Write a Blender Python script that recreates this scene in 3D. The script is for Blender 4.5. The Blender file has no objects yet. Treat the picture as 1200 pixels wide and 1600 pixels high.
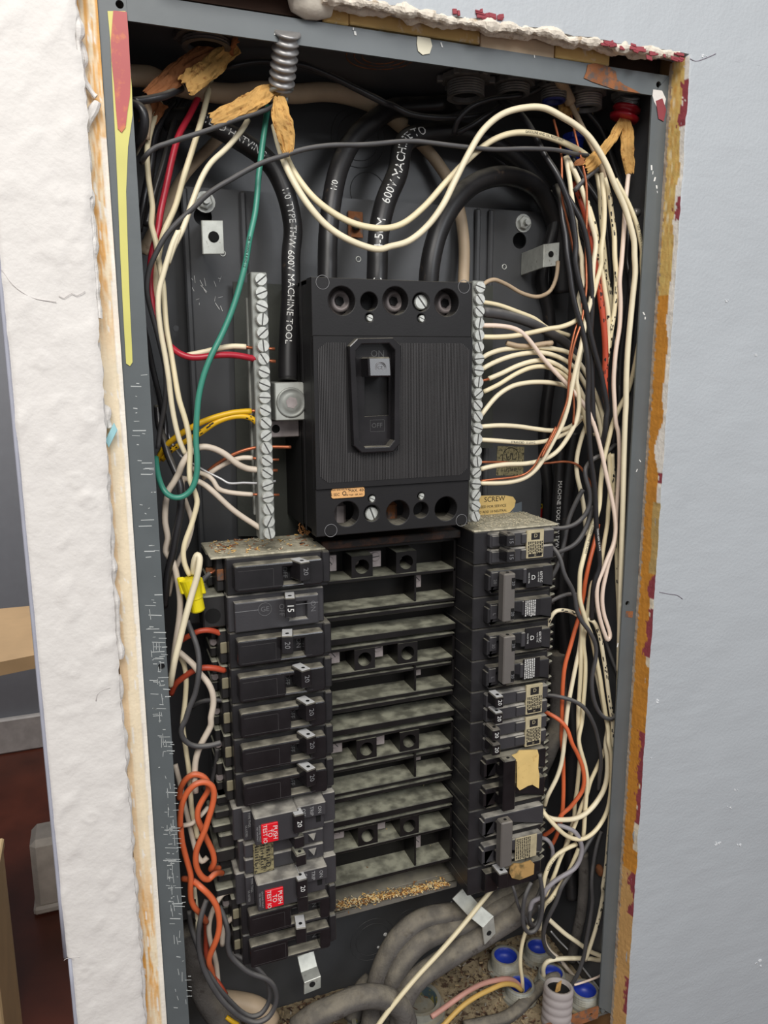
import bpy, math, random
from mathutils import Vector, Matrix, noise
random.seed(7)
S = bpy.context.scene
COL = S.collection
# ------------------------------------------------------------------ camera
RV = ((0.93587, -0.35233, -0.00379), (-0.07128, -0.17877, -0.98131), (0.34507, 0.91864, -0.19241))
CP = Vector((-0.02842782, -0.47016794, -0.18576839))
RX, RY, RZ = (Vector(r) for r in RV)
RZ.normalize(); RX = (RX - RZ * RX.dot(RZ)).normalized(); RY = RZ.cross(RX)
cam = bpy.data.objects.new('camera', bpy.data.cameras.new('camera'))
COL.objects.link(cam)
cam.matrix_world = Matrix(((RX.x, -RY.x, -RZ.x, CP.x), (RX.y, -RY.y, -RZ.y, CP.y), (RX.z, -RY.z, -RZ.z, CP.z), (0, 0, 0, 1)))
cam.data.sensor_fit = 'VERTICAL'; cam.data.sensor_height = 36.0; cam.data.sensor_width = 27.0
cam.data.lens = 27.0; cam.data.clip_start = 0.01; cam.data.clip_end = 50
S.camera = cam
# ------------------------------------------------------------------ light
w = bpy.data.worlds.new('world'); S.world = w; w.use_nodes = True
w.node_tree.nodes['Background'].inputs[0].default_value = (0.97, 0.975, 1.0, 1)
w.node_tree.nodes['Background'].inputs[1].default_value = 0.36
def area(name, loc, target, size, power, col):
    l = bpy.data.lights.new(name, 'AREA'); l.shape = 'RECTANGLE'; l.size = size[0]; l.size_y = size[1]
    l.energy = power; l.color = col
    o = bpy.data.objects.new(name, l); COL.objects.link(o); o.location = loc
    o.rotation_euler = (Vector(target) - Vector(loc)).to_track_quat('-Z', 'Y').to_euler()
    return o
area('ceiling_light', (-0.25, -1.15, 0.72), (0.15, 0, -0.4), (0.9, 0.6), 19.5, (1.0, 0.965, 0.92))
area('room_light', (0.75, -1.6, 0.5), (0.15, 0, -0.4), (0.6, 0.6), 9, (0.93, 0.96, 1.0))
area('far_room_fill', (-.55, 1.5, .9), (-.5, 1.6, -1), (.6, .6), 20, (1.0, .95, .9))  # unseen fill lamp added to brighten the far room
vs = S.view_settings
vs.view_transform = 'Standard'; vs.look = 'None'; vs.gamma = 1; vs.use_curve_mapping = False; vs.exposure = 0.0
# ------------------------------------------------------------------ pixels to points
CR = {'F': (0, 0, 1), 'A': (860, 150, 5.924), 'B': (850, 400, 5.924), 'C': (840, 650, 5.924), 'D': (840, 900, 5.924),
      'E': (830, 1150, 5.924), 'Q': (700, 1370, 4.615), 'G': (200, 100, 5.924), 'H': (220, 350, 6.4), 'I': (230, 600, 5.924),
      'J': (240, 860, 5.924), 'K': (250, 1130, 5.924), 'L': (280, 1380, 7.06), 'M': (150, 0, 2.4), 'N': (600, 0, 2.4),
      'O': (200, 400, 3.556), 'P': (720, 400, 3.4286), 'R': (500, 1350, 2.4), 'T': (450, 400, 3.556)}
BX0, BX1, BD, BZ0, BZ1 = -0.0095, 0.3575, 0.1085, -0.7475, 0.0045      # inside of the box
def ray(px, py):
    return RX * ((px - 600) / 1200.0) + RY * ((py - 800) / 1200.0) + RZ
def at(px, py, Y):
    d = ray(px, py); return CP + d * ((Y - CP.y) / d.y)
def inbox(px, py, Y, r):
    d = ray(px, py); t = (min(Y, BD - r) - CP.y) / d.y
    if Y > 0.0005:
        if d.x > 0: t = min(t, (BX1 - r - CP.x) / d.x)
        if d.z < 0: t = min(t, (BZ0 + r - CP.z) / d.z)
        if d.z > 0: t = min(t, (BZ1 - r - CP.z) / d.z)
    return CP + d * t
def parse(s, r=0.002, dflt=40):
    """'A 1,2,30 4,5 B 6,7' -> points; third number is the depth in mm, carried on until the next one and interpolated."""
    ox, oy, sc = CR['F']; P = []
    sw = False
    for tok in s.split():
        if tok in CR: ox, oy, sc = CR[tok]; sw = True; continue
        v = tok.split(','); N_ = [ox + float(v[0]) / sc, oy + float(v[1]) / sc, float(v[2]) if len(v) > 2 else None]
        if sw:      # a new crop begins: drop points it doubles back over
            while len(P) > 2:
                u = (P[-1][0] - P[-2][0], P[-1][1] - P[-2][1]); w_ = (N_[0] - P[-1][0], N_[1] - P[-1][1])
                l = math.hypot(*w_)
                if l < 9 or (l < 45 and u[0] * w_[0] + u[1] * w_[1] < .45 * l * math.hypot(*u)):
                    q = P.pop()
                    if N_[2] is None: N_[2] = q[2]
                else: break
            sw = False
        P.append(N_)
    ks = [i for i, p in enumerate(P) if p[2] is not None]
    if not ks: P[0][2] = dflt; ks = [0]
    for i, p in enumerate(P):
        if p[2] is None:
            a = max([k for k in ks if k < i], default=ks[0]); b = min([k for k in ks if k > i], default=ks[-1])
            if a > i: a = b
            if b < i: b = a
            t = 0 if a == b else (i - a) / (b - a)
            p.append(P[a][2] * (1 - t) + P[b][2] * t)
        else: p.append(p[2])
    return [inbox(p[0], p[1], p[3] / 1000.0, r) for p in P]
# ------------------------------------------------------------------ materials
MATS = {}
def mat(name, col, rough=0.5, metal=0.0, var=0.12, vs_=35.0, bump=0.0, bs=300.0, dust=0.0, dcol=(0.40, 0.37, 0.29), dmin=0.45, vcol=False, spec=0.5, col2=None, c2t=0.62, coat=0.0, emit=None):
    if name in MATS: return MATS[name]
    m = bpy.data.materials.new(name); m.use_nodes = True; MATS[name] = m
    nt = m.node_tree; N = nt.nodes; L = nt.links; b = N['Principled BSDF']
    b.inputs['Roughness'].default_value = rough; b.inputs['Metallic'].default_value = metal
    b.inputs['Specular IOR Level'].default_value = spec; b.inputs['Coat Weight'].default_value = coat
    tc = N.new('ShaderNodeTexCoord')
    n = N.new('ShaderNodeTexNoise'); n.inputs['Scale'].default_value = vs_; n.inputs['Detail'].default_value = 5
    L.new(tc.outputs['Object'], n.inputs['Vector'])
    rmp = N.new('ShaderNodeValToRGB'); rmp.color_ramp.elements[0].position = 0.3; rmp.color_ramp.elements[1].position = 0.7
    f0, f1 = 1 - var, 1 + var
    rmp.color_ramp.elements[0].color = (f0, f0, f0, 1); rmp.color_ramp.elements[1].color = (f1, f1, f1, 1)
    L.new(n.outputs['Fac'], rmp.inputs[0])
    mx = N.new('ShaderNodeMix'); mx.data_type = 'RGBA'; mx.blend_type = 'MULTIPLY'; mx.inputs[0].default_value = 1
    if vcol:
        a = N.new('ShaderNodeAttribute'); a.attribute_name = 'Col'; L.new(a.outputs['Color'], mx.inputs[6])
    else: mx.inputs[6].default_value = (*col, 1)
    L.new(rmp.outputs[0], mx.inputs[7]); out = mx.outputs[2]
    if col2:
        n2 = N.new('ShaderNodeTexNoise'); n2.inputs['Scale'].default_value = vs_ * 2.3; n2.inputs['Detail'].default_value = 8; n2.inputs['Roughness'].default_value = .65
        L.new(tc.outputs['Object'], n2.inputs['Vector'])
        mr = N.new('ShaderNodeMapRange'); mr.inputs[1].default_value = c2t - .05; mr.inputs[2].default_value = c2t + .05
        L.new(n2.outputs['Fac'], mr.inputs[0])
        m2 = N.new('ShaderNodeMix'); m2.data_type = 'RGBA'; m2.inputs[7].default_value = (*col2, 1)
        L.new(mr.outputs[0], m2.inputs[0]); L.new(out, m2.inputs[6]); out = m2.outputs[2]
    if dust > 0:
        g = N.new('ShaderNodeNewGeometry'); sx = N.new('ShaderNodeSeparateXYZ'); L.new(g.outputs['Normal'], sx.inputs[0])
        mr = N.new('ShaderNodeMapRange'); mr.inputs[1].default_value = dmin; mr.inputs[2].default_value = dmin + 0.4
        L.new(sx.outputs['Z'], mr.inputs[0])
        n3 = N.new('ShaderNodeTexNoise'); n3.inputs['Scale'].default_value = 90; n3.inputs['Detail'].default_value = 8; L.new(tc.outputs['Object'], n3.inputs['Vector'])
        m3 = N.new('ShaderNodeMapRange'); m3.inputs[1].default_value = 0.38; m3.inputs[2].default_value = 0.60; m3.inputs[3].default_value = 0.38; m3.inputs[4].default_value = 1
        L.new(n3.outputs['Fac'], m3.inputs[0])
        mm = N.new('ShaderNodeMath'); mm.operation = 'MULTIPLY'; L.new(mr.outputs[0], mm.inputs[0]); L.new(m3.outputs[0], mm.inputs[1])
        m4 = N.new('ShaderNodeMath'); m4.operation = 'MULTIPLY'; L.new(mm.outputs[0], m4.inputs[0]); m4.inputs[1].default_value = dust
        m5 = N.new('ShaderNodeMix'); m5.data_type = 'RGBA'; m5.inputs[7].default_value = (*dcol, 1)
        L.new(m4.outputs[0], m5.inputs[0]); L.new(out, m5.inputs[6]); out = m5.outputs[2]
        m6 = N.new('ShaderNodeMix'); m6.data_type = 'FLOAT'; m6.inputs[2].default_value = rough; m6.inputs[3].default_value = 0.95
        L.new(m4.outputs[0], m6.inputs[0]); L.new(m6.outputs[0], b.inputs['Roughness'])
    L.new(out, b.inputs['Base Color'])
    if bump > 0:
        n4 = N.new('ShaderNodeTexNoise'); n4.inputs['Scale'].default_value = bs; n4.inputs['Detail'].default_value = 6; L.new(tc.outputs['Object'], n4.inputs['Vector'])
        bp = N.new('ShaderNodeBump'); bp.inputs['Strength'].default_value = bump; bp.inputs['Distance'].default_value = 0.001
        L.new(n4.outputs['Fac'], bp.inputs['Height']); L.new(bp.outputs[0], b.inputs['Normal'])
    return m
def px(r, g, b):      # sRGB 0-255 to linear
    f = lambda c: (c / 255 / 12.92) if c / 255 <= 0.04045 else ((c / 255 + 0.055) / 1.055) ** 2.4
    return (f(r), f(g), f(b))
M = dict(
    steel=mat('grey_painted_steel', px(93, 99, 101), .42, var=.08, bump=.05, dust=.25, dmin=.7),
    steel_in=mat('grey_painted_steel_inside', px(74, 75, 77), .38, var=.1, bump=.05, dust=.35, dmin=.6),
    floor_in=mat('dusty_steel', px(150, 134, 106), .95, var=.35, vs_=60, bump=.8, bs=500, col2=px(78, 58, 44), c2t=.56),
    blk=mat('black_breaker_plastic', px(41, 40, 42), .34, var=.25, vs_=60, bump=.08, bs=500, dust=.7, dmin=.62, spec=.4),
    blk_gloss=mat('glossy_black_plastic', px(31, 29, 31), .2, var=.3, vs_=60, dust=.8, dmin=.5),
    blk_dusty=mat('dusty_black_plastic', px(44, 43, 43), .42, var=.25, vs_=70, bump=.1, dust=1.0, dmin=.12, dcol=px(168, 166, 148)),
    topdust=mat('thick_pale_dust', px(176, 170, 148), .95, var=.22, vs_=90, bump=.7, bs=900, col2=px(206, 198, 174), c2t=.52),
    gry_brk=mat('charcoal_breaker_plastic', px(60, 59, 62), .4, var=.12, bump=.1, bs=700, dust=.95, dmin=.4, dcol=px(185, 180, 168)),
    bus=mat('dusty_bus_plastic', px(28, 26, 26), .35, var=.3, vs_=50, dust=1.0, dmin=.55, dcol=px(160, 159, 140), spec=.3),
    main=mat('main_breaker_black', px(32, 31, 32), .5, var=.14, bump=.06, bs=900, dust=.5, dmin=.6, spec=.3),
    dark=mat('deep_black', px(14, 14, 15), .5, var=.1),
    zinc=mat('zinc_screw', px(202, 204, 198), .42, .3, var=.14, vs_=300),
    alu=mat('aluminium', px(150, 152, 146), .5, .35, var=.16, vs_=120, bump=.1),
    tabm=mat('galvanized_tab', px(196, 198, 190), .4, .45, var=.14, vs_=150, col2=px(120, 112, 96), c2t=.66),
    conn=mat('threaded_connector_metal', px(158, 156, 154), .38, .5, var=.2, vs_=150),
    conn2=mat('dusty_threaded_connector', px(165, 166, 158), .6, .3, var=.2, vs_=150, dust=.7, dcol=px(150, 138, 112)),
    plate=mat('bus_stab_plate', px(170, 160, 158), .5, .35, var=.15, vs_=200),
    copper=mat('copper', px(178, 105, 72), .35, .6, var=.2, vs_=200),
    cream=mat('cream_insulation', px(236, 222, 184), .42, var=.07, vs_=60, dust=.15, dmin=.6),
    ivory=mat('ivory_insulation', px(238, 226, 194), .4, var=.07, vs_=60),
    white=mat('dusty_white_insulation', px(214, 200, 182), .5, var=.09, vs_=60, dust=.2, dmin=.6),
    pinkw=mat('pinkish_white_insulation', px(238, 216, 198), .42, var=.05),
    tan=mat('tan_insulation', px(188, 166, 138), .55, var=.14, vs_=50, col2=px(130, 104, 80), c2t=.68),
    bwire=mat('black_insulation', px(42, 41, 43), .32, var=.18, vs_=60, dust=.35, dmin=.3),
    gwire=mat('dusty_black_insulation', px(72, 71, 72), .5, var=.15, vs_=60, dust=.5, dmin=.2, dcol=px(140, 136, 130)),
    lwire=mat('pale_grey_insulation', px(150, 146, 150), .5, var=.12, vs_=60),
    bcable=mat('black_cable_sheath', px(36, 35, 36), .38, var=.3, vs_=45, dust=.25, dmin=.4, col2=px(80, 68, 58), c2t=.68),
    gcable=mat('dusty_grey_cable', px(92, 88, 84), .9, var=.3, vs_=45, bump=.6, bs=600, dust=.8, dmin=.15, dcol=px(142, 134, 118), col2=px(70, 64, 60), c2t=.6),
    red=mat('red_insulation', px(176, 36, 54), .35, var=.1),
    orange=mat('orange_insulation', px(214, 104, 62), .42, var=.1, dust=.3, dmin=.5),
    brick=mat('brick_red_insulation', px(190, 78, 52), .42, var=.12),
    green=mat('green_insulation', px(62, 140, 120), .35, var=.08),
    yellow=mat('yellow_insulation', px(226, 178, 30), .4, var=.1),
    nut=mat('yellow_wire_connector', px(232, 214, 26), .4, var=.05),
    kraft=mat('kraft_paper', px(205, 160, 92), .85, var=.25, vs_=80, bump=.8, bs=250, col2=px(150, 102, 52), c2t=.6),
    kraft2=mat('brown_kraft_paper', px(150, 95, 55), .85, var=.25, vs_=80, bump=.8, bs=250),
    blue=mat('blue_plastic_liner', px(38, 62, 168), .4, var=.12),
    redp=mat('red_plastic_bushing', px(170, 30, 44), .3, var=.1),
    testred=mat('red_test_button', px(226, 26, 40), .35, var=.04),
    wprint=mat('white_print', px(228, 228, 224), .6, var=.04),
    gprint=mat('grey_moulded_print', px(128, 128, 130), .6, var=.04),
    kprint=mat('black_print', px(28, 26, 26), .6, var=.04),
    foil=mat('silver_label', px(196, 184, 150), .5, .2, var=.15, vs_=200),
    foil2=mat('worn_silver_label', px(150, 140, 105), .5, .2, var=.35, vs_=200, col2=px(70, 66, 52), c2t=.55),
    tanlab=mat('yellowed_paper_label', px(228, 196, 126), .8, var=.08, vs_=80, col2=px(200, 160, 90), c2t=.66),
    orlab=mat('orange_foil_label', px(222, 170, 110), .5, var=.08),
    tie=mat('grey_tie_bar', px(112, 108, 104), .45, .2, var=.1, bump=.1, dust=.4, dcol=px(190, 180, 160)),
    lever=mat('pale_lever_top', px(205, 205, 204), .5, var=.06),
    wall_w=mat('white_painted_plaster', px(226, 222, 217), .6, var=.02, vs_=12, bump=.3, bs=420),
    wall_g=mat('blue_grey_painted_plaster', px(181, 186, 190), .5, var=.03, vs_=8, bump=.35, bs=420),
    vc=mat('layered_paint_board', (1, 1, 1), .75, var=.08, vs_=50, bump=.4, bs=400, vcol=True),
    plas=mat('crumbling_plaster', px(232, 222, 206), .9, var=.12, vs_=80, bump=.9, bs=260, col2=px(196, 176, 150), c2t=.62),
    maroon=mat('maroon_paint', px(142, 58, 66), .6, var=.15),
    lath=mat('wooden_lath', px(222, 186, 120), .8, var=.14, vs_=40, bump=.3, col2=px(232, 214, 190), c2t=.6),
    lath2=mat('pale_wooden_lath', px(214, 190, 160), .85, var=.14, vs_=40, bump=.3),
    rust=mat('rusty_steel', px(140, 88, 52), .8, var=.35, vs_=70, bump=.5, col2=px(96, 84, 78), c2t=.55),
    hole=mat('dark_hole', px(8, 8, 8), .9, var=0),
    cordg=mat('grey_corrugated_plastic', px(168, 160, 158), .6, var=.08, dust=.3),
)
# ------------------------------------------------------------------ mesh builder
class MB:
    def __init__(s): s.v = []; s.f = []; s.sm = []; s.mi = []; s.col = []; s.cur = 0; s.c = None
    def add(s, vs_, fs, smooth=False):
        o = len(s.v); s.v += [tuple(v) for v in vs_]
        if s.c is not None: s.col += [s.c] * len(vs_)
        for f in fs: s.f.append(tuple(i + o for i in f)); s.sm.append(smooth); s.mi.append(s.cur)
        return s
    def box(s, x0, x1, y0, y1, z0, z1, c=0.0):
        if x1 < x0: x0, x1 = x1, x0
        if y1 < y0: y0, y1 = y1, y0
        if z1 < z0: z0, z1 = z1, z0
        return s.obox(Vector(((x0 + x1) / 2, (y0 + y1) / 2, (z0 + z1) / 2)), Vector(((x1 - x0) / 2, 0, 0)), Vector((0, (y1 - y0) / 2, 0)), Vector((0, 0, (z1 - z0) / 2)), c)
    def obox(s, C, a, b, d, c=0.0):
        H = (a, b, d); Ln = [h.length for h in H]
        if c <= 0:
            vs_ = [C + a * i + b * j + d * k for i in (-1, 1) for j in (-1, 1) for k in (-1, 1)]
            return s.add(vs_, [(0, 1, 3, 2), (4, 6, 7, 5), (0, 4, 5, 1), (2, 3, 7, 6), (0, 2, 6, 4), (1, 5, 7, 3)])
        c = min(c, min(Ln) * .95); U = [h.normalized() for h in H]; vs_ = []; ix = {}
        for i in (-1, 1):
            for j in (-1, 1):
                for k in (-1, 1):
                    for ax in range(3):
                        sg = (i, j, k); p = C.copy()
                        for q in range(3): p += U[q] * sg[q] * (Ln[q] - (0 if q == ax else c))
                        ix[(i, j, k, ax)] = len(vs_); vs_.append(p)
        fs = []
        for ax in range(3):
            o1, o2 = (ax + 1) % 3, (ax + 2) % 3
            for sg in (-1, 1):
                q = []
                for (p1, p2) in ((-1, -1), (1, -1), (1, 1), (-1, 1)):
                    t = [0, 0, 0]; t[ax] = sg; t[o1] = p1; t[o2] = p2; q.append(ix[(*t, ax)])
                fs.append(tuple(q if sg > 0 else q[::-1]))
        for ax in range(3):      # edge quads run along ax
            o1, o2 = (ax + 1) % 3, (ax + 2) % 3
            for p1 in (-1, 1):
                for p2 in (-1, 1):
                    def g(e, face):
                        t = [0, 0, 0]; t[ax] = e; t[o1] = p1; t[o2] = p2; return ix[(*t, face)]
                    q = [g(-1, o1), g(1, o1), g(1, o2), g(-1, o2)]
                    fs.append(tuple(q if p1 * p2 < 0 else q[::-1]))
        for i in (-1, 1):
            for j in (-1, 1):
                for k in (-1, 1):
                    q = [ix[(i, j, k, 0)], ix[(i, j, k, 1)], ix[(i, j, k, 2)]]
                    fs.append(tuple(q if i * j * k > 0 else q[::-1]))
        return s.add(vs_, fs)
    def lathe(s, P, ax, prof, n=16, smooth=True, cap=True, ph=0.0):
        ax = Vector(ax).normalized(); P = Vector(P)
        u = ax.orthogonal().normalized(); v = ax.cross(u); vs_ = []; fs = []
        for r, h in prof:
            for i in range(n):
                a = 2 * math.pi * i / n + ph; vs_.append(P + ax * h + (u * math.cos(a) + v * math.sin(a)) * r)
        for k in range(len(prof) - 1):
            for i in range(n):
                j = (i + 1) % n; fs.append((k * n + i, k * n + j, (k + 1) * n + j, (k + 1) * n + i))
        if cap: fs.append(tuple(range(n))[::-1]); fs.append(tuple((len(prof) - 1) * n + i for i in range(n)))
        return s.add(vs_, fs, smooth)
    def cyl(s, p0, p1, r, n=12, r1=None):
        p0 = Vector(p0); p1 = Vector(p1); return s.lathe(p0, p1 - p0, [(r, 0), (r if r1 is None else r1, (p1 - p0).length)], n, False)
    def tube(s, pts, r, n=8, cap=True, step=0.006, flat=None):
        Q, R = spline(pts, r, step); fr = frames(Q); vs_ = []; fs = []
        for p, rr, (t, u, v) in zip(Q, R, fr):
            for i in range(n):
                a = 2 * math.pi * i / n
                k = 1 if flat is None else flat
                vs_.append(p + (u * math.cos(a) + v * math.sin(a) * k) * rr)
        for k in range(len(Q) - 1):
            for i in range(n):
                j = (i + 1) % n; fs.append((k * n + i, k * n + j, (k + 1) * n + j, (k + 1) * n + i))
        if cap: fs.append(tuple(range(n))[::-1]); fs.append(tuple((len(Q) - 1) * n + i for i in range(n)))
        return s.add(vs_, fs, True)
    def rough(s, amp, sc, seed=0):
        s.v = [tuple(Vector(v_) + Vector((nz(v_[0], v_[1], v_[2], sc), nz(v_[1] + 3, v_[2], v_[0] + seed, sc), nz(v_[2] + 7, v_[0], v_[1] + seed, sc))) * amp) for v_ in s.v]
        s.sm = [False] * len(s.sm); return s
    def grid(s, fn, nu, nv, smooth=True, colfn=None):
        o = len(s.v)
        for i in range(nu + 1):
            for j in range(nv + 1):
                s.v.append(tuple(fn(i / nu, j / nv)))
                if colfn: s.col.append(colfn(i / nu, j / nv))
        for i in range(nu):
            for j in range(nv):
                a = o + i * (nv + 1) + j
                s.f.append((a, a + nv + 1, a + nv + 2, a + 1)); s.sm.append(smooth); s.mi.append(s.cur)
        return s
    def mesh(s, name, mats, off=(0, 0, 0)):
        me = bpy.data.meshes.new(name); o = Vector(off)
        me.from_pydata([tuple(Vector(v) - o) for v in s.v], [], s.f)
        me.polygons.foreach_set('use_smooth', s.sm)
        if not isinstance(mats, (list, tuple)): mats = [mats]
        for m in mats: me.materials.append(M[m] if isinstance(m, str) else m)
        me.polygons.foreach_set('material_index', s.mi)
        if len(s.col) == len(s.v) and s.v:
            a = me.color_attributes.new('Col', 'FLOAT_COLOR', 'POINT')
            a.data.foreach_set('color', [x for c in s.col for x in (*c[:3], 1.0)])
        me.update(); return me
    def build(s, name, mats, parent=None, origin=None):
        if origin is None:
            if parent is not None: origin = wloc(parent)
            else:
                mn = [min(v[i] for v in s.v) for i in range(3)]; mxx = [max(v[i] for v in s.v) for i in range(3)]
                origin = Vector(((mn[0] + mxx[0]) / 2, (mn[1] + mxx[1]) / 2, mn[2]))
        return put(name, s.mesh(name, mats, origin), origin, parent)
WL = {}
def wloc(o): return WL[o.name]
def put(name, me, origin, parent=None, rot=None):
    o = bpy.data.objects.new(name, me); COL.objects.link(o)
    origin = Vector(origin)
    if parent is not None: o.parent = parent; o.location = origin - wloc(parent)
    else: o.location = origin
    if rot is not None: o.rotation_euler = rot
    WL[o.name] = origin
    return o
def thing(name, label, cat, loc=(0, 0, 0), group=None):
    o = bpy.data.objects.new(name, None); COL.objects.link(o); o.location = loc; o.empty_display_size = .01
    WL[o.name] = Vector(loc); return tag(o, label, cat, group)
def tag(o, label, cat, group=None, kind=None):
    o['label'] = label; o['category'] = cat
    if group: o['group'] = group
    if kind: o['kind'] = kind
    return o
def struct(o): o['kind'] = 'structure'; return o
def spline(pts, r, step=0.006):
    rs = r if isinstance(r, (list, tuple)) else [r] * len(pts)
    if len(pts) == 2: return [Vector(p) for p in pts], list(rs)
    Q = []; R = []; n = len(pts)
    for i in range(n - 1):
        p1, p2 = pts[i], pts[i + 1]
        p0 = pts[i - 1] if i > 0 else p1 * 2 - p2
        p3 = pts[i + 2] if i + 2 < n else p2 * 2 - p1
        d0, d1, d2 = (max((b - a).length, 1e-6) ** .5 for a, b in ((p0, p1), (p1, p2), (p2, p3)))
        m1 = ((p1 - p0) / d0 - (p2 - p0) / (d0 + d1) + (p2 - p1) / d1) * d1
        m2 = ((p2 - p1) / d1 - (p3 - p1) / (d1 + d2) + (p3 - p2) / d2) * d1
        k = max(2, int((p2 - p1).length / step + .5))
        for j in range(k):
            t = j / k; t2 = t * t; t3 = t2 * t
            Q.append(p1 * (2 * t3 - 3 * t2 + 1) + m1 * (t3 - 2 * t2 + t) + p2 * (3 * t2 - 2 * t3) + m2 * (t3 - t2)); R.append(rs[i] * (1 - t) + rs[i + 1] * t)
    Q.append(Vector(pts[-1])); R.append(rs[-1]); return Q, R
def frames(Q):
    F = []; u = None
    for i in range(len(Q)):
        t = (Q[min(i + 1, len(Q) - 1)] - Q[max(i - 1, 0)]).normalized()
        if u is None: u = t.orthogonal().normalized()
        else:
            u = u - t * u.dot(t)
            u = u.normalized() if u.length > 1e-6 else t.orthogonal().normalized()
        F.append((t, u, t.cross(u)))
    return F
# ------------------------------------------------------------------ lettering
TC = {}
def glyphs(txt):
    if txt in TC: return TC[txt]
    c = bpy.data.curves.new('t', 'FONT'); c.body = txt; c.size = 1; c.resolution_u = 2; c.align_x = 'CENTER'; c.align_y = 'CENTER'
    o = bpy.data.objects.new('t', c); me = bpy.data.meshes.new_from_object(o)
    r = ([tuple(v.co) for v in me.vertices], [tuple(p.vertices) for p in me.polygons])
    bpy.data.objects.remove(o); bpy.data.curves.remove(c); bpy.data.meshes.remove(me)
    TC[txt] = r; return r
def text(mb, txt, C, size, right=(1, 0, 0), up=(0, 0, 1), sx=1.0):
    v, f = glyphs(txt); right = Vector(right); up = Vector(up); C = Vector(C)
    mb.add([C + right * (p[0] * size * sx) + up * (p[1] * size) for p in v], f); return mb
def text_on_tube(mb, txt, Q, r, s0, size, view=Vector((-.25, -1, .05)), flip=False, tilt=0.0, stretch=1.0):
    L = [0]
    for a, b in zip(Q, Q[1:]): L.append(L[-1] + (b - a).length)
    v, f = glyphs(txt); out = []
    w_ = max(p[0] for p in v) * size * stretch; mid = s0
    for p in v:
        x = mid + (-p[0] if flip else p[0]) * size * stretch; x = min(max(x, 0.0), L[-1] - 1e-5)
        lo = 0; hi = len(L) - 1
        while hi - lo > 1:
            m_ = (lo + hi) // 2
            if L[m_] <= x: lo = m_
            else: hi = m_
        t = (x - L[lo]) / max(L[lo + 1] - L[lo], 1e-9)
        P = Q[lo].lerp(Q[lo + 1], t); T = (Q[lo + 1] - Q[lo]).normalized()
        n = (view - T * view.dot(T)).normalized(); bvec = n.cross(T)
        # up of the letter: across the cable
        a = (p[1] * size * (1 if not flip else -1)) / r + tilt
        out.append(P + (n * math.cos(a) + bvec * math.sin(a)) * (r * 1.0 + 0.00018))
    mb.add(out, f); return mb
def plate(outer, holes=(), depth=0.002, bev=0.0):
    """2D outline (x,z) with round or polygon holes, extruded; returns verts (x,y,z) with front at y=0 and back at y=depth"""
    c = bpy.data.curves.new('p', 'CURVE'); c.dimensions = '2D'; c.fill_mode = 'BOTH'; c.extrude = depth / 2 - bev
    if bev: c.bevel_depth = bev; c.bevel_resolution = 1; c.offset = -bev
    for ring in [outer] + [([(h[0] + h[2] * math.cos(2 * math.pi * i / 28), h[1] + h[2] * math.sin(2 * math.pi * i / 28)) for i in range(28)] if len(h) == 3 and not isinstance(h[0], tuple) else h) for h in holes]:
        sp = c.splines.new('POLY'); sp.points.add(len(ring) - 1)
        for q, p in zip(sp.points, ring): q.co = (p[0], p[1], 0, 1)
        sp.use_cyclic_u = True
    o = bpy.data.objects.new('p', c); me = bpy.data.meshes.new_from_object(o)
    v = [(p.co.x, depth / 2 - p.co.z, p.co.y) for p in me.vertices]; f = [tuple(p.vertices) for p in me.polygons]
    bpy.data.objects.remove(o); bpy.data.curves.remove(c); bpy.data.meshes.remove(me)
    return v, f
def rrect(x0, x1, z0, z1, r, n=4):
    P = []
    for cx, cz, a0 in ((x1 - r, z1 - r, 0), (x0 + r, z1 - r, 90), (x0 + r, z0 + r, 180), (x1 - r, z0 + r, 270)):
        for i in range(n + 1):
            a = math.radians(a0 + 90 * i / n); P.append((cx + r * math.cos(a), cz + r * math.sin(a)))
    return P
def nz(x, y=0.0, z=0.0, s=1.0): return noise.noise(Vector((x * s, y * s, z * s)))
# ================================================================== SETTING
def atZ(px_, py_, Z):
    d = ray(px_, py_); return CP + d * ((Z - CP.z) / d.z)
WF = -0.015
FZ = -1.55
WOOD = mat('dark_red_wood_floor', px(88, 42, 28), .35, var=.3, vs_=9)
struct(MB().box(-3.2, 3.0, -2.6, 2.6, FZ - .03, FZ).build('floor', WOOD))
PW = mat('grey_painted_wall', px(142, 146, 154), .7, var=.03)
struct(MB().box(-3.2, 3.0, 2.38, 2.45, FZ, 1.0).build('wall_back', PW))
struct(MB().box(-3.2, 3.0, 2.355, 2.38, FZ, FZ + .13, .006).build('baseboard_back', mat('white_baseboard', px(200, 198, 196), .5)))
struct(MB().box(-1.7, -1.62, .4, 2.38, FZ, 1.0).build('added_side_wall', PW))  # unseen wall added to keep light out of the far room
struct(MB().box(-1.7, 3.0, .13, 2.45, 1.0, 1.06).build('added_ceiling', mat('added_ceiling_paint', px(210, 208, 204), .8)))  # unseen lid added over the far room to darken it
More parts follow.
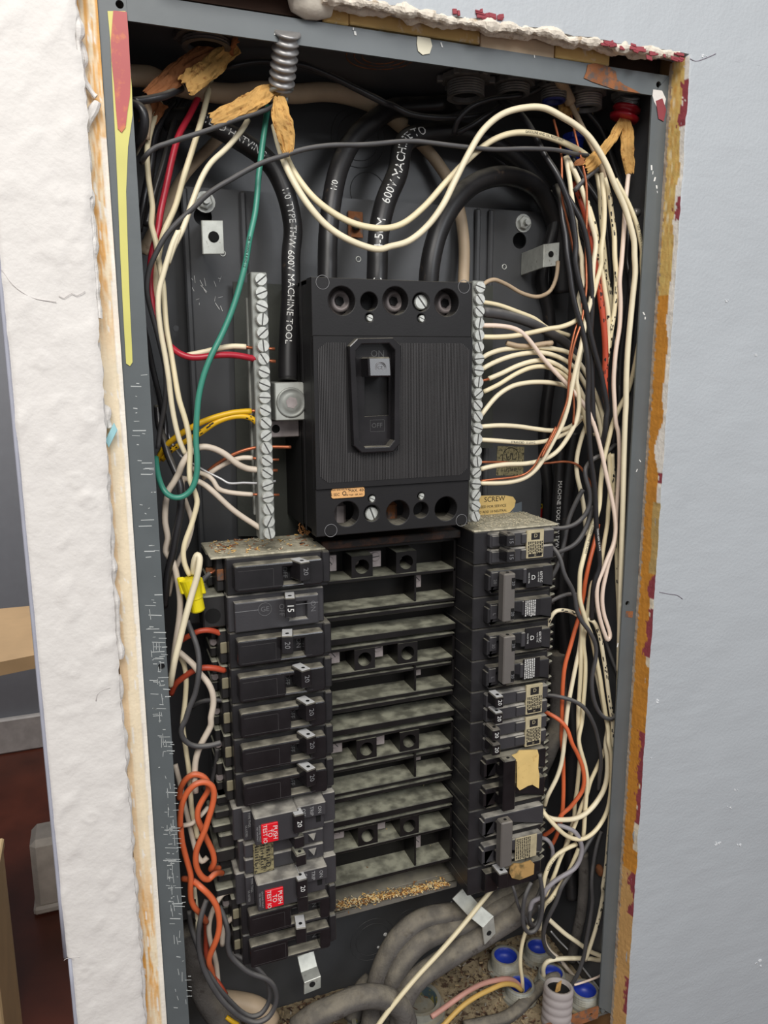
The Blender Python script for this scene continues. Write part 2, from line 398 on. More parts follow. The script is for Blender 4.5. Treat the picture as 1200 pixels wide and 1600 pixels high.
# desk, stool and pale box seen past the end of the wall
tn = mat('pale_wood_top', px(206, 174, 132), .45, var=.08, vs_=14)
dk = thing('desk', 'pale wood topped desk seen past the left end of the wall', 'desk', (-.6, 1.4, FZ))
v, f = plate([(-1.1, 1.02), (-.10, 1.27), (-.10, 1.62), (-1.1, 1.66)], [], .03)
m_ = MB(); m_.add([(a, c, -.80 - b) for a, b, c in v], [t[::-1] for t in f]); m_.build('desk_top', tn, dk)
dm = mat('dark_grey_desk_metal', px(60, 60, 62), .5)
for lx, ly in ((-1.05, 1.14), (-.62, 1.24), (-1.05, 1.6), (-.62, 1.58)): MB().box(lx - .02, lx + .02, ly - .02, ly + .02, FZ, -.83, .003).build('leg', dm, dk)
MB().box(-1.03, -.64, 1.56, 1.575, -1.25, -.83).build('modesty_panel', dm, dk)
pg = mat('pale_plastic', px(206, 200, 190), .5)
st = thing('storage_bin', 'short pale plastic bin standing on the dark red wood floor', 'bin', (-.17, 1.45, FZ))
q = MB(); z0 = FZ; q.box(-.2535, -.10, 1.43, 1.53, FZ + .012, FZ + .20, .014); q.build('body', pg, st)
q = MB(); q.box(-.2575, -.095, 1.426, 1.534, FZ, FZ + .022, .006); q.build('base', pg, st)
cb = thing('wooden_cabinet', 'light wooden cabinet corner at the bottom left edge of the photo', 'cabinet', (-.35, .9, FZ))
lw = mat('light_plywood', px(222, 196, 150), .6, var=.08, vs_=10)
MB().box(-.55, -.2545, .86, 1.06, FZ, -1.12, .003).build('body', lw, cb)
MB().box(-.555, -.252, .855, 1.065, -1.12, -1.10, .003).build('cabinet_top', lw, cb)
MB().box(-.53, -.285, .855, .86, FZ + .05, -1.15, .002).build('door', lw, cb)
# ---- the wall the box is set in
def edgeL(Z): return -.0222 + .0012 * nz(Z, 1.3, 0, 60) + .0010 * nz(Z, 7, 0, 190) + (.0016 if -.10 < Z < -.03 else 0) - .0012 * max(0, nz(Z, 9, 0, 25)) - .0028 * min(1, max(0, (-.2 - Z) * 8))
def bumpL(X, Z):
    b = .0006 * nz(X, Z, 2, 30) + .0004 * nz(X, Z, 5, 90) + .00018 * nz(X, Z, 9, 260)
    rd = nz(X + Z * .5, Z - X * 1.4, 3, 60); b += .0008 * max(0, rd - .15) * 2
    return b
DMP = [(-.052, -.185), (-.030, -.215), (-.040, -.250), (-.034, -.262), (-.030, -.45), (-.047, -.455), (-.039, -.51), (-.058, -.56), (-.037, -.1), (-.03, -.13), (-.05, -.36)]
def wl(u, v_):
    Z = .03 - v_ * .70; x0 = -.068 if Z > -.547 else -.0655
    X = x0 + (edgeL(Z) - x0) * u; Y = WF - bumpL(X, Z)
    for a, b in DMP:
        d2 = math.hypot(X - a, Z - b)
        if d2 < .006: Y -= .0011 * (1 - d2 / .006) ** 1.0 * (1 if d2 > .0025 else .35)
    if u > .9: Y += ((u - .9) * 10) ** 2 * .0012
    if u < .05: Y += ((.05 - u) * 20) ** 2 * .0015
    return (X, Y, Z)
q = MB(); q.grid(wl, 34, 460)
nu, nv = 34, 460
def strip(q, pts, y1, rev=False):      # return faces of a ragged edge
    o = len(q.v)
    for p in pts: q.v.append(p); q.v.append((p[0], y1, p[2]))
    for i in range(len(pts) - 1):
        a = o + 2 * i; fc = (a, a + 1, a + 3, a + 2); q.f.append(fc[::-1] if rev else fc); q.sm.append(False); q.mi.append(0)
strip(q, [wl(1, j / nv) for j in range(nv + 1)], -.0015)
strip(q, [wl(0, j / nv) for j in range(nv + 1)], .0, True)
q.box(-.068, -.024, WF, 0, .03, 1.0); q.box(-.0655, -.025, WF, 0, -1.55, -.67)
struct(q.build('wall_left', 'wall_w'))
q = MB(); q.tube([Vector((-.0686, WF + .0012, z)) for z in (.03, -.2, -.40, -.5465)], .0011, 8, True, .05)
q.tube([Vector((-.0662, WF + .0012, z)) for z in (-.548, -.6, -.75)], .0011, 8, True, .05)
struct(q.build('trim_1', mat('corner_bead_paint', px(170, 172, 184), .5)))
# cracks in the white paint
q = MB()
for pts in (((92, 462), (100, 466), (112, 458), (120, 462), (133, 455)), ((2, 420), (20, 445), (50, 465), (88, 472)), ((150, 1095), (152, 1085), (160, 1078), (172, 1074)), ((100, 1500), (104, 1497), (125, 1495))):
    q.tube([at(a, b, WF) + Vector((0, -.0004, 0)) for a, b in pts]  , .00018, 5, True, .003)
struct(q.build('wall_left_cracks', mat('crack_grey', px(208, 203, 200), .8)))
# grey wall: right of and above the opening
def edR(Z): return .3612 + .0010 * nz(Z, 3, 0, 45) + .0005 * nz(Z, 5, 0, 220)
def edT(X): return .0150 + .0022 * nz(X, 4, 0, 30) + .0009 * nz(X, 2, 0, 160)
def bumpR(X, Z): return .0005 * nz(X, Z, 4, 40) + .00025 * nz(X, Z, 8, 170)
q = MB()
def wr(u, v_):
    Z = edT(.359) - v_ * .80; X = edR(Z) + (u ** 1.5) * .32
    return (X, WF - bumpR(X, Z) + (.002 * (1 - u / .02) ** 2 if u < .02 else 0), Z)
q.grid(lambda u, v_: wr(u, v_), 40, 400)
def wt(u, v_):
    X = .02 + u * (.6612 - .02); Z0 = edT(min(X, .359)); Z = Z0 + v_ ** 1.3 * .14
    return (X, WF - bumpR(X, Z), Z)
q.grid(wt, 260, 30)
for i in range(len(q.f)): q.f[i] = q.f[i]
strip(q, [wr(0, j / 400) for j in range(401)], 0, True)
strip(q, [wt(i / 260, 0) for i in range(261)], 0)
q.box(.66, 1.6, WF, 0, -1.55, 1.0); q.box(-.024, .66, WF, 0, .155, 1.0); q.box(-.024, .02, WF, 0, .02, .155); q.box(.3625, .66, WF, 0, -1.55, -.785)
struct(q.build('wall_right', 'wall_g'))
q = MB()
q.box(-.067, -.013, 0.0005, .125, -1.55, 1.0); q.box(.3625, 1.6, 0.0005, .125, -1.55, 1.0)
q.box(-.013, .3625, 0.0005, .125, .06, 1.0); q.box(-.013, .3625, 0.0005, .125, -1.55, -.80)
struct(q.build('wall_inside', mat('stud_wood', px(150, 112, 72), .8, var=.2)))
q = MB(); q.box(-.0240, .3624, -.0148, .0, -1.55, -.772); struct(q.build('wall_bottom', 'wall_g'))
# paint scars on the grey wall
q = MB()
for x_, y_, s_ in ((1190, 1505, 10), (1122, 1318, 5), (1140, 1262, 4), (1155, 1320, 4), (1025, 1095, 4), (1150, 1235, 3), (1135, 470, 3), (1180, 555, 2.5), (1018, 1185, 2), (1100, 87, 4)):
    for k in range(5):
        p = at(x_ + random.uniform(-s_, s_), y_ + random.uniform(-s_, s_) * .6, WF); n_ = 6; r_ = s_ * .00013 * random.uniform(.6, 1.6)
        q.lathe(p + Vector((0, .0002, 0)), (0, -1, 0), [(r_, 0), (r_ * .8, .0009)], n_, False)
struct(q.build('wall_right_chips', mat('pale_chip', px(222, 224, 226), .7)))
q = MB(); q.tube([at(a, b, WF) + Vector((0, -.0003, 0)) for a, b in ((1078, 92), (1086, 96), (1100, 92), (1112, 87), (1118, 84))],   .0003, 5, True, .003)
q.tube([at(a, b, WF) + Vector((0, -.0003, 0)) for a, b in ((1030, 925), (1045, 928), (1058, 930), (1066, 936))], .0003, 5, True, .003)
struct(q.build('wall_right_cracks', mat('crack_dark', px(132, 124, 134), .8)))
# ---- layered board strips either side of the box
def lerp3(a, b, t): return tuple(a[i] + (b[i] - a[i]) * t for i in range(3))
C_CR, C_OR, C_WH, C_YE, C_TN, C_MA, C_GY, C_BR = px(238, 222, 192), px(222, 164, 84), px(240, 235, 226), px(222, 196, 120), px(226, 196, 150), px(150, 66, 74), px(176, 160, 142), px(120, 76, 40)
def colL(u, v_):
    Z = .012 - v_ * .70; X = u; n1 = nz(u * .3, Z, 1, 22) + .5 * nz(u, Z * 6, 3, 25)
    top = max(0, min(1, (Z + .17) / .05)); low = 1 if -.59 < Z < -.455 else 0
    low = max(0, 1 - abs(Z + .52) / .075)
    t = max(0, min(1, .5 + n1 * 2.2)) * max(top * .95, low * (1.2 if u < .7 else .2)); t = max(0, min(1, t + (.35 if u < .28 + .1 * n1 and Z < -.2 else 0)))
    c = lerp3(C_CR, C_OR, t)
    if Z < -.60: c = lerp3(c, C_YE, .6)
    if u > .80 + .05 * nz(0, Z, 2, 30) and Z < -.06: c = lerp3(c, C_WH, .8)
    if abs(u - .79 - .02 * nz(0, Z, 2, 12)) < .018 and Z < -.05: c = lerp3(c, C_BR, .2)
    if nz(u * 2, Z, 8, 90) > .47: c = C_WH
    return c
q = MB(); q.grid(lambda u, v_: (-.0245 + u * .0133, -.0022 - .0006 * nz(u, .012 - v_ * .7, 6, 40) + (.0006 if u > .8 else 0), .012 - v_ * .77), 16, 500, True, colL)
struct(q.build('trim_2', 'vc'))
MR = [(-.345, -.365), (-.372, -.412), (-.475, -.555), (-.60, -.64), (-.03, .0), (-.075, -.09), (-.70, -.735), (-.268, -.276)]
CRN = [(-.10, -.32), (-.36, -.42), (-.52, -.58)]
def colR(u, v_):      # u: 0 at the box flange, 1 at the wall face
    Z = .014 - v_ * .79; n1 = nz(u, Z, 1, 35); n2 = nz(u * 2, Z, 4, 120); n3 = nz(0, Z, 7, 18)
    if u < .18 + .05 * nz(3, Z, 0, 300): return lerp3(C_GY, C_BR, max(0, n2 * 1.4))
    c = lerp3(px(214, 148, 56), px(200, 132, 46), .5 + .5 * n1) if Z < -.14 else lerp3(px(206, 158, 84), C_YE, .5 + n2)
    if Z < -.60: c = lerp3(c, px(214, 176, 120), .7)
    if Z > -.10 and u < .5: c = lerp3(c, C_CR, max(0, n2 * 1.2))
    e = .80 - .20 * max(0, n3 + .1) - .12 * nz(1, Z, 2, 60)
    if -.28 < Z < -.235: e -= .35 * max(0, 1 - abs(Z + .25) / .02)
    if any(a > Z > b for b, a in [(p_[0] - 0, p_[1]) if p_[0] < p_[1] else (p_[1], p_[0]) for p_ in CRN]) or Z > -.28: 
        if u > e: c = C_WH if Z > -.30 else lerp3(C_WH, C_YE, .3)
    if -.345 < Z < -.29 and u > .62 + .1 * n1: c = px(190, 160, 100)
    for a, b in MR:
        a, b = max(a, b), min(a, b)
        if b < Z < a and u > .74 + .5 * nz(2, Z, 5, 60) + .2 * nz(u, Z, 6, 300): c = C_MA
    return c
q = MB(); q.grid(lambda u, v_: (lambda Z: (.3592 + u * .0024 + (edR(Z) - .3612) * u + .0003 * nz(u, Z, 0, 80) + (.0006 * nz(u, Z, 1, 400) if u < .2 else 0), .0005 - u * .0172, Z))(.014 - v_ * .79), 16, 700, True, colR)
struct(q.build('trim_3', 'vc'))
# crumbling plaster round the opening, flakes of old paint
def ribbon(pts, r, seed, nm, m='plas', am=.35, n=7):
    Q, R = spline(pts, r, .0014); q_ = MB(); R = [x * (1 + am * nz(i * .13, seed, 0, 1.0) * 2) for i, x in enumerate(R)]
    q_.tube(Q, R, n + 3, True, 1.0); q_.rough(r * (.38 if m == 'plas' else .22), 240, seed).rough(r * (.12 if m == 'plas' else .04), 800, seed); return struct(q_.build(nm, m))
ribbon([Vector((-.0222 + .001 * nz(i, 0, 0, .9), -.0105, .008 - i * .0068)) for i in range(26)], .0022, 1, 'trim_4', 'wall_w', .6)
ribbon([Vector((-.0240 + .001 * nz(i, 3, 0, .9), -.0088, -.175 - i * .008)) for i in range(24)], .0018, 2, 'trim_5', 'wall_w', .7)
ribbon([Vector((-.0250 + .0008 * nz(i, 5, 0, .9), -.0085, -.37 - i * .009)) for i in range(31)], .0015, 3, 'trim_6', 'wall_w', .9)
# white drips over the orange board, top left
for i, s_ in enumerate(('F 121,60 128,75 132,95 128,110 130,125 140,140 150,152', 'F 152,160 146,172 138,190 134,206', 'F 160,635 166,640 166,655 172,668', 'F 208,1432 214,1438 216,1462 210,1470')):
    P_ = [at(p[0], p[1], -.006) for p in [tuple(map(float, t.split(','))) for t in s_.split()[1:]]]
    ribbon(P_, .0019, 11 + i, 'trim_%d' % (7 + i), 'wall_w', .5)
o = MB().obox(at(174, 680, -.008), Vector((.0008, 0, -.0022)), Vector((0, .0008, 0)), Vector((.0030, .0, .0055)) * .9, .0003).build('paint_flake', mat('pale_blue_paint', px(160, 208, 214), .6))
tag(o, 'pale blue and cream paint chip hanging at the left plaster edge', 'paint chip')
# top: lath, plaster lip, blob
tp = thing('wooden_lath', 'row of short yellowish wooden lath pieces above the top edge of the box', 'lath', (.2, .004, .008))
for a, b, m_, dz in ((.112, .128, 'lath', .0), (.1285, .214, 'lath', .0008), (.2145, .268, 'lath2', -.0012), (.269, .311, 'lath', .0)):
    q_ = MB(); q_.box(a, b, .0015, .014, .0075 + dz, .021 + dz * 2, .0006); q_.build('lath_strip', m_, tp)
q = MB(); q.box(-.011, .112, .002, .05, .008, .03); q.box(.311, .36, .012, .05, .008, .03)  # filler blocks, the shade of the gaps put into their dark colour
struct(q.build('trim_11', mat('dark_gap_fill', px(60, 40, 28), .9, var=.3)))
ribbon([Vector((.108 + i * .0085, -.0128 + .0015 * nz(i, 2, 0, .8), edT(.108 + i * .0085) - .0010 + .001 * nz(i, 8, 0, .7))) for i in range(30)], .0027, 5, 'trim_12', 'plas', .45, 8)
ribbon([Vector((.104 + i * .010, -.0045, edT(.104 + i * .01) - .0002 + .0012 * nz(i, 5, 0, .9))) for i in range(25)], .0026, 6, 'trim_13', 'plas', .5, 8)
q = MB()
for x_, y_, l_ in ((735, 20, 26), (770, 26, 14), (955, 68, 14), (975, 74, 26), (1035, 88, 30), (1000, 78, 8), (1060, 92, 10)):
    for k in range(7):
        p = at(x_ + random.uniform(-l_, l_), y_ + random.uniform(-l_, l_) * .18, WF - .0006)
        q.obox(p, Vector((random.uniform(.0008, .003), 0, random.uniform(-.0004, .0004))), Vector((0, .0005, 0)), Vector((0, .0004, random.uniform(.0006, .0016))), .0002)
struct(q.build('trim_14', 'maroon'))
for i, (x_, y_) in enumerate(((485, -2),)):
    q = MB(); P0 = at(x_, y_, -.002)
    prof = [(.0001, -.010), (.009, -.0085), (.0142, -.003), (.0150, .002), (.0130, .008), (.0001, .011)]
    q.lathe(P0, (1, 0, .15), [(r_ * .72, h * 1.35) for r_, h in prof], 18)
    q.v = [tuple(Vector(v_) + Vector((0, 0, 1)) * .0012 * nz(v_[0], v_[1], v_[2], 120)) for v_ in q.v]
    tag(q.build('plaster_lump', mat('white_plaster_lump', px(230, 222, 206), .85, var=.05, bump=.5, bs=200)), 'rounded white plaster lump above the top edge of the box', 'plaster')
# flexible conduit above the box next to the lump
q = MB(); q.lathe(at(447, 10, .012), (0, .1, 1), [(.0055 + .0012 * math.sin(k * 1.57), k * .0012 - .004) for k in range(26)], 14)
tag(q.build('conduit', 'conn'), 'short grey flexible conduit rising behind the white plaster lump', 'conduit')

# ================================================================== THE BOX
bx_ = thing('electrical_panel_box', 'tall grey painted steel electrical panel box set into the wall', 'panel box', (.174, .055, -.7485))
def fl(nm, outer, holes, y0=0.0, d=.0015, m='steel'):
    v, f = plate(outer, holes, d); q_ = MB(); q_.add([(a, b + y0, c) for a, b, c in v], f); return q_.build(nm, m, bx_)
HZ = (0.0, -.3714, -.7428)
fl('flange', [(-.011, .0065), (.0035, .0065), (.0035, -.7485), (-.011, -.7485)], [(0.0, z, .0021) for z in HZ])
fl('flange', [(.3460, -.0072), (.3592, .0065), (.3592, -.7485), (.3460, -.737)], [(.3505, HZ[1], .0019), (.3505, HZ[2], .0019)])
fl('flange', [(.0036, .0065), (.3591, .0065), (.3459, -.0072), (.0036, -.0072)], [(.3510, 0.0, .0021)], .0003)
fl('flange', [(.0036, -.7370), (.3459, -.7370), (.3459, -.7485), (.0036, -.7485)], [(.338, -.7425, .0019)], .0003, m='rust')
q = MB(); q.box(-.011, -.0098, .0015, .11, -.7485, .0065); q.build('side_panel', 'steel_in', bx_)
q = MB(); q.box(.3580, .3592, .0015, .11, -.7485, .0065); q.build('side_panel', 'steel_in', bx_)
TI = mat('grey_painted_steel_top', px(84, 86, 90), .45, var=.15, col2=px(60, 42, 34), c2t=.72)
q = MB(); q.box(-.0098, .3580, .0015, .11, .0050, .0065); tpn = q.build('top_panel', TI, bx_)
q = MB(); q.box(-.0098, .3580, .0015, .11, -.7485, -.7478); q.build('bottom_panel', 'steel_in', bx_)
q = MB(); q.box(-.0098, .3580, .1090, .1102, -.7485, .0065); bk = q.build('back_panel', 'steel_in', bx_)
def ring(q_, C, n_, r_, w_=.0005, seg=48):
    u_ = Vector(n_).orthogonal().normalized(); v_ = Vector(n_).cross(u_).normalized()
    P_ = [C + (u_ * math.cos(2 * math.pi * i / seg) + v_ * math.sin(2 * math.pi * i / seg)) * r_ for i in range(seg + 1)]
    q_.tube(P_, w_, 5, False, 1)
q = MB(); q2 = MB()
for x_, y_ in ((595, 88),):
    c = atZ(x_, y_, .0050)
    for r_ in (.012, .017, .022): q = MB(); ring(q, c, (0, 0, 1), r_); q.build('knockout_ring', 'rust', bx_)
q = MB()
for x_, y_, rs in ((582, 1468, (.016, .021)), (640, 1440, (.013,)), (560, 215, (.016, .021)), (575, 300, (.014,)), (900, 1350, (.012,))):
    c = at(x_, y_, .1090)
    for r_ in rs: q = MB(); ring(q, c, (0, 1, 0), r_, .0004); q.build('knockout_ring', 'steel_in', bx_)
q = MB()
for x_, y_, s_ in ((602, 1460, 2.6), (591, 1480, 1.8), (500, 1382, 1.5), (430, 1405, 1.2), (705, 1410, 1.6)):
    c = at(x_, y_, .1089); q = MB(); q.lathe(c, (0, -1, .0), [(s_ * .00075, 0), (s_ * .0005, .0006)], 8, False); q.build('paint_spot', 'wprint', bx_)
# paint on the left flange: a red tongue inside a yellow run
def runshape(pts, y, d, nm, m):
    P_ = [at(a, b, 0) for a, b in pts]; v, f = plate([(p.x, p.z) for p in P_], [], d)
    q_ = MB(); q_.add([(a, b + y - d, c) for a, b, c in v], f); return q_.build(nm, m, bx_)
YP = mat('dried_yellow_paint', px(214, 208, 116), .45, var=.06)
o = runshape([(168, 18), (178, 18), (196, 18), (200, 60), (206, 140), (207, 180), (200, 230), (197, 300), (200, 400), (203, 480), (206, 540), (207, 566), (203, 572), (197, 568), (193, 500), (188, 400), (184, 300), (180, 215), (176, 140), (172, 60)], 0, .0006, 'paint_run', YP)
o['label'] = 'dried yellow paint run down the left flange'
RP = mat('dried_red_paint', px(184, 84, 82), .45, var=.1, col2=px(206, 118, 72), c2t=.6, vs_=25)
o = runshape([(177, 18), (198, 20), (201, 60), (204, 120), (203, 150), (199, 175), (196, 200), (190, 208), (184, 202), (181, 170), (178, 130), (174, 95), (173, 65)], -.0006, .0006, 'paint_run', RP)
o['label'] = 'dried red paint tongue at the top of the left flange'
# scratches on the left flange
q = MB(); random.seed(21)
for i in range(150):
    y_ = random.choice([random.uniform(520, 1600), random.uniform(990, 1180), random.uniform(1290, 1420)]) if i > 60 else random.uniform(560, 1600)
    xl = 197 + (y_ - 600) * .0725 ; w_ = random.choice([2, 3, 4, 6, 8, 12, 16, 20]); x_ = xl + random.uniform(3, 30)
    x1 = min(x_ + w_, xl + 34)
    a = at(x_, y_, 0); b = at(x1, y_ + random.uniform(-1, 1), 0); h = random.uniform(.00012, .00028)
    q.obox((a + b) / 2 + Vector((0, -.00003, 0)), (b - a) / 2 + Vector((.0001, 0, 0)), Vector((0, .00005, 0)), Vector((0, 0, h)))
for i in range(46):
    y_ = random.uniform(960, 1600); xl = 197 + (y_ - 600) * .0725 + random.uniform(6, 24); a = at(xl, y_, 0)
    q.obox(a + Vector((0, -.00003, 0)), Vector((.00014, 0, 0)), Vector((0, .00005, 0)), Vector((random.uniform(-.0003, .0003), 0, random.uniform(.001, .004))))
o = q.build('scratches', mat('scratched_primer', px(190, 194, 192), .6), bx_); o['kind'] = 'stuff'
# paint marks and rust on top and right flanges
q = MB()
for s_ in (((652, 56), (672, 60), (674, 75), (670, 85), (656, 84), (651, 70)),):
    pass
o = runshape([(652, 57), (672, 60), (675, 72), (671, 84), (660, 86), (653, 80), (651, 68)], 0, .0004, 'paint_spot', mat('cream_paint', px(226, 220, 196), .6))
o = runshape([(918, 101), (930, 99), (950, 104), (962, 112), (964, 124), (975, 133), (990, 140), (1000, 146), (960, 140), (925, 128), (912, 122), (916, 112)], 0, .0003, 'rust_patch', 'rust')
o = runshape([(1020, 140), (1034, 142), (1040, 155), (1036, 175), (1028, 172), (1022, 160), (1019, 150)], 0, .0004, 'paint_spot', 'wall_w')
o = runshape([(1024, 158), (1034, 154), (1040, 172), (1036, 190), (1028, 186)], -.0004, .0003, 'paint_spot', 'maroon')
o = runshape([(978, 955), (989, 955), (988, 965), (977, 964)], 0, .0002, 'rust_patch', 'rust')
q = MB()
for x_, y_ in ((1018, 262), (1020, 270), (1023, 280), (1026, 292), (1027, 300), (496, 20), (500, 26), (552, 45), (555, 52), (835, 88), (1006, 490), (1008, 497), (1000, 720), (995, 735), (430, 52), (690, 70), (965, 1008)):
    a = at(x_, y_, 0); q.obox(a + Vector((0, -.00003, 0)), Vector((random.uniform(.0002, .0007), 0, 0)), Vector((0, .00006, 0)), Vector((random.uniform(-.0008, .0008), 0, random.uniform(.0005, .0018))))
o = q.build('scratches', 'wprint', bx_); o['kind'] = 'stuff'
# mounting pan with its raised ribs and keyholes
pa = at(285, 300, .102); pb = at(872, 345, .102)
pan = thing('mounting_pan', 'dark grey steel mounting pan screwed to the back of the box', 'mounting pan', (.18, .1, -.66))
XL, XR, ZT = at(291, 300, .1).x, at(872, 350, .1).x, at(340, 298, .1).z
def pplate(nm, outer, holes, y, d, m='steel_in'):
    v, f = plate(outer, holes, d); q_ = MB(); q_.add([(a, b + y, c) for a, b, c in v], f); return q_.build(nm, m, pan)
def hp(x_, y_, Y): p = at(x_, y_, Y); return p.x, p.z
h1 = hp(317, 338, .094); h2 = hp(812, 376, .094)
pplate('pan_plate', [(XL, ZT), (XR - .012, ZT), (XR - .012, -.622), (XL, -.622)], [(h1[0], h1[1], .0062), (h2[0], h2[1], .0062), (*hp(275, 513, .094), .002)], .094, .0015)
for x_ in (297, 385, 742, 762):
    X_ = at(x_, 500, .094).x; q = MB(); q.box(X_ - .0022, X_ + .0022, .0905, .094, ZT - .001, -.622, .0011); q.build('rib', 'steel_in', pan)
q = MB(); q.box(XL - .0015, XL, .094, .1085, ZT, -.622); q.box(XR - .012, XR - .0105, .094, .1085, ZT, -.622); q.box(XL, XR - .012, .094, .1085, -.623, -.622); q.build('pan_side', 'steel_in', pan)
def hexbolt(px_, py_, Y, r, nm='bolt', m='zinc', parent=pan):
    c = at(px_, py_, Y); q_ = MB(); q_.lathe(c, (0, -1, 0), [(r * 1.35, 0), (r * 1.35, .001)], 16, False)
    q_.lathe(c + Vector((0, -.001, 0)), (0, -1, 0), [(r, 0), (r, .003), (r * .8, .0036)], 6, False)
    q_.lathe(c + Vector((0, -.0045, 0)), (0, -1, 0), [(r * .5, 0), (r * .45, .0035)], 10, False); return q_.build(nm, m, parent)
hexbolt(320, 316, .094, .0052); hexbolt(817, 349, .094, .0052)
q = MB()
for x_, y_ in ((348, 396), (788, 417), (560, 405)): q = MB(); ring(q, at(x_, y_, .0938), (0, 1, 0), .0018, .0005, 16); q.build('rivet', 'zinc', pan)
q = MB(); random.seed(4)
for i in range(18):
    a = at(random.uniform(290, 350), random.uniform(430, 490), .0937)
    q.obox(a, Vector((random.uniform(-.001, .002), 0, random.uniform(-.003, .001))), Vector((0, .0001, 0)), Vector((.00012, 0, .00012)))
o = q.build('scratches', 'wprint', pan); o['kind'] = 'stuff'
# galvanised tabs
def tab(pts, wv, nm, lab, th=.0016, hole=None, m='tabm'):
    """bent strip: pts along its length, wv half-width vector"""
    t = thing(nm, lab, 'bracket', pts[0], 'galvanized cover tabs') ; q_ = MB(); wv = Vector(wv)
    for a, b in zip(pts, pts[1:]):
        d_ = (b - a); n_ = d_.cross(wv).normalized() * (th / 2)
        q_.obox((a + b) / 2, d_ / 2 + d_.normalized() * th * .3, wv, n_, .0003)
    q_.build('strip', m, t)
    if hole:
        q_ = MB(); C_, n_, r_ = hole; ring(q_, C_, n_, r_, .0007, 20); q_.lathe(C_, n_, [(r_, -.0002), (r_, .0009)], 18, False); q_.build('hole', 'hole', t)
    return t
p0 = at(318, 410, .093); p1 = at(318, 372, .070)
tab([at(317, 372, .093), at(317, 371, .062), at(348, 371, .062)], (0, 0, .0105), 'cover_tab', 'small pale metal tab with a hole, upper left of the pan', hole=(at(334, 370, .0608), (0, -1, 0), .0028))
tab([at(816, 413, .093), at(850, 400, .060), at(872, 397, .060)], (0, 0, .0085), 'cover_tab', 'pale metal tab with a round rivet, upper right of the pan', hole=(at(861, 397, .0588), (0, -1, 0), .0016))
tab([at(560, 345, .105), at(545, 350, .092), at(566, 352, .088)], (0, 0, .009), 'cover_tab', 'rusty metal tab behind the cream wires above the main breaker', m='rust', hole=(at(556, 352, .0865), (0, -1, 0), .0028))
P_ = [Vector(at(475, 1440, .055)), at(477, 1490, .055), at(483, 1515, .048), at(488, 1530, .040), at(488, 1547, .040)]
tab(P_, (.0068, 0, .0008), 'cover_tab', 'pale curved metal tab below the left breaker column', hole=(at(488, 1538, .0388), (0, -1, .0), .0017))
P_ = [at(716, 1396, .046), at(740, 1422, .040), at(762, 1440, .033), at(765, 1466, .033)]
tab(P_, (.0056, .0008, .0034), 'cover_tab', 'dusty metal strap bent down below the right breaker column', hole=(at(764, 1458, .0320), (0, -1, 0), .0016))
# ================================================================== MAIN BREAKER
DOWN, RIGHT = (0, 0, -1), (1, 0, 0)      # lettering turned a quarter: reads downwards
def P2(*a, Y=.006): return [(at(x_, y_, Y).x, at(x_, y_, Y).z) for x_, y_ in a]
mb_ = thing('main_breaker', 'large black three pole main circuit breaker in the centre of the box', 'circuit breaker', (.158, .05, -.2985))
def part(nm, q_, m, parent, lab=None):
    o_ = q_.build(nm, m, parent)
    if lab: o_['label'] = lab
    return o_
def slab(nm, outer, holes, y, d, m, parent, bev=0.0, lab=None):
    v, f = plate(outer, holes, d, bev); q_ = MB(); q_.add([(a, b + y, c) for a, b, c in v], f); return part(nm, q_, m, parent, lab)
MX0, MX1, MZ0, MZ1 = .1030, .2138, -.2990, -.1345
za, zb = at(600, 526, .006).z, at(610, 757, .006).z
q = MB(); q.box(MX0, MX1, .036, .088, MZ0, MZ1, .0015); q.box(MX0, MX0 + .004, .010, .04, MZ0, MZ1, .0008); q.box(MX1 - .004, MX1, .010, .04, MZ0, MZ1, .0008); q.box(MX0, MX1, .010, .04, MZ1 - .004, MZ1, .0008); q.box(MX0, MX1, .010, .04, MZ0, MZ0 + .004, .0008); q.box(MX0 - .0005, MX0 + .002, .030, .033, MZ0, MZ1, .0003); q.box(MX0 + .001, MX1 - .001, .010, .040, zb - .001, za + .001, .0005); part('body', q, 'main', mb_)
def hz(x_, y_, r_, Y=.006): p = at(x_, y_, Y); return (p.x, p.z, r_)
top_h = [hz(534, 470, .0088), hz(577, 471, .0058), hz(618, 470, .0088), hz(658, 472, .0060), hz(698, 473, .0088), hz(577, 496, .0028), hz(658, 497, .0028)]
bot_h = [hz(542, 803, .0085), hz(581, 802, .0056), hz(622, 801, .0085), hz(658, 797, .0056), hz(697, 795, .0085), hz(581, 779, .0026), hz(658, 775, .0026)]
slab('front_cover', [(MX0, za), (MX1, za), (MX1, MZ1), (MX0, MZ1)], top_h, .006, .012, 'main', mb_, .0006)
slab('front_cover', [(MX0, MZ0), (MX1, MZ0), (MX1, zb), (MX0, zb)], bot_h, .006, .012, 'main', mb_, .0006)
esc = P2((543, 541), (555, 529), (611, 528), (623, 540), (621, 694), (611, 705), (562, 707), (550, 696), Y=.002)
ei = [(a * .86 + .1465 * .14, b * .93 + -.2075 * .07) for a, b in esc]
cxm = sum(a for a, b in esc) / 8; czm = sum(b for a, b in esc) / 8
ei = [(cxm + (a - cxm) * .76, czm + (b - czm) * .90) for a, b in esc]
slot = P2((569, 585), (607, 585), (607, 649), (569, 651), Y=.006)
slab('ribbed_panel', [(MX0, zb), (MX1, zb), (MX1, za), (MX0, za)], [[(cxm + (a - cxm) * .9, czm + (b - czm) * .94) for a, b in esc]], .004, .006, 'main', mb_)
q = MB(); n_ = 96
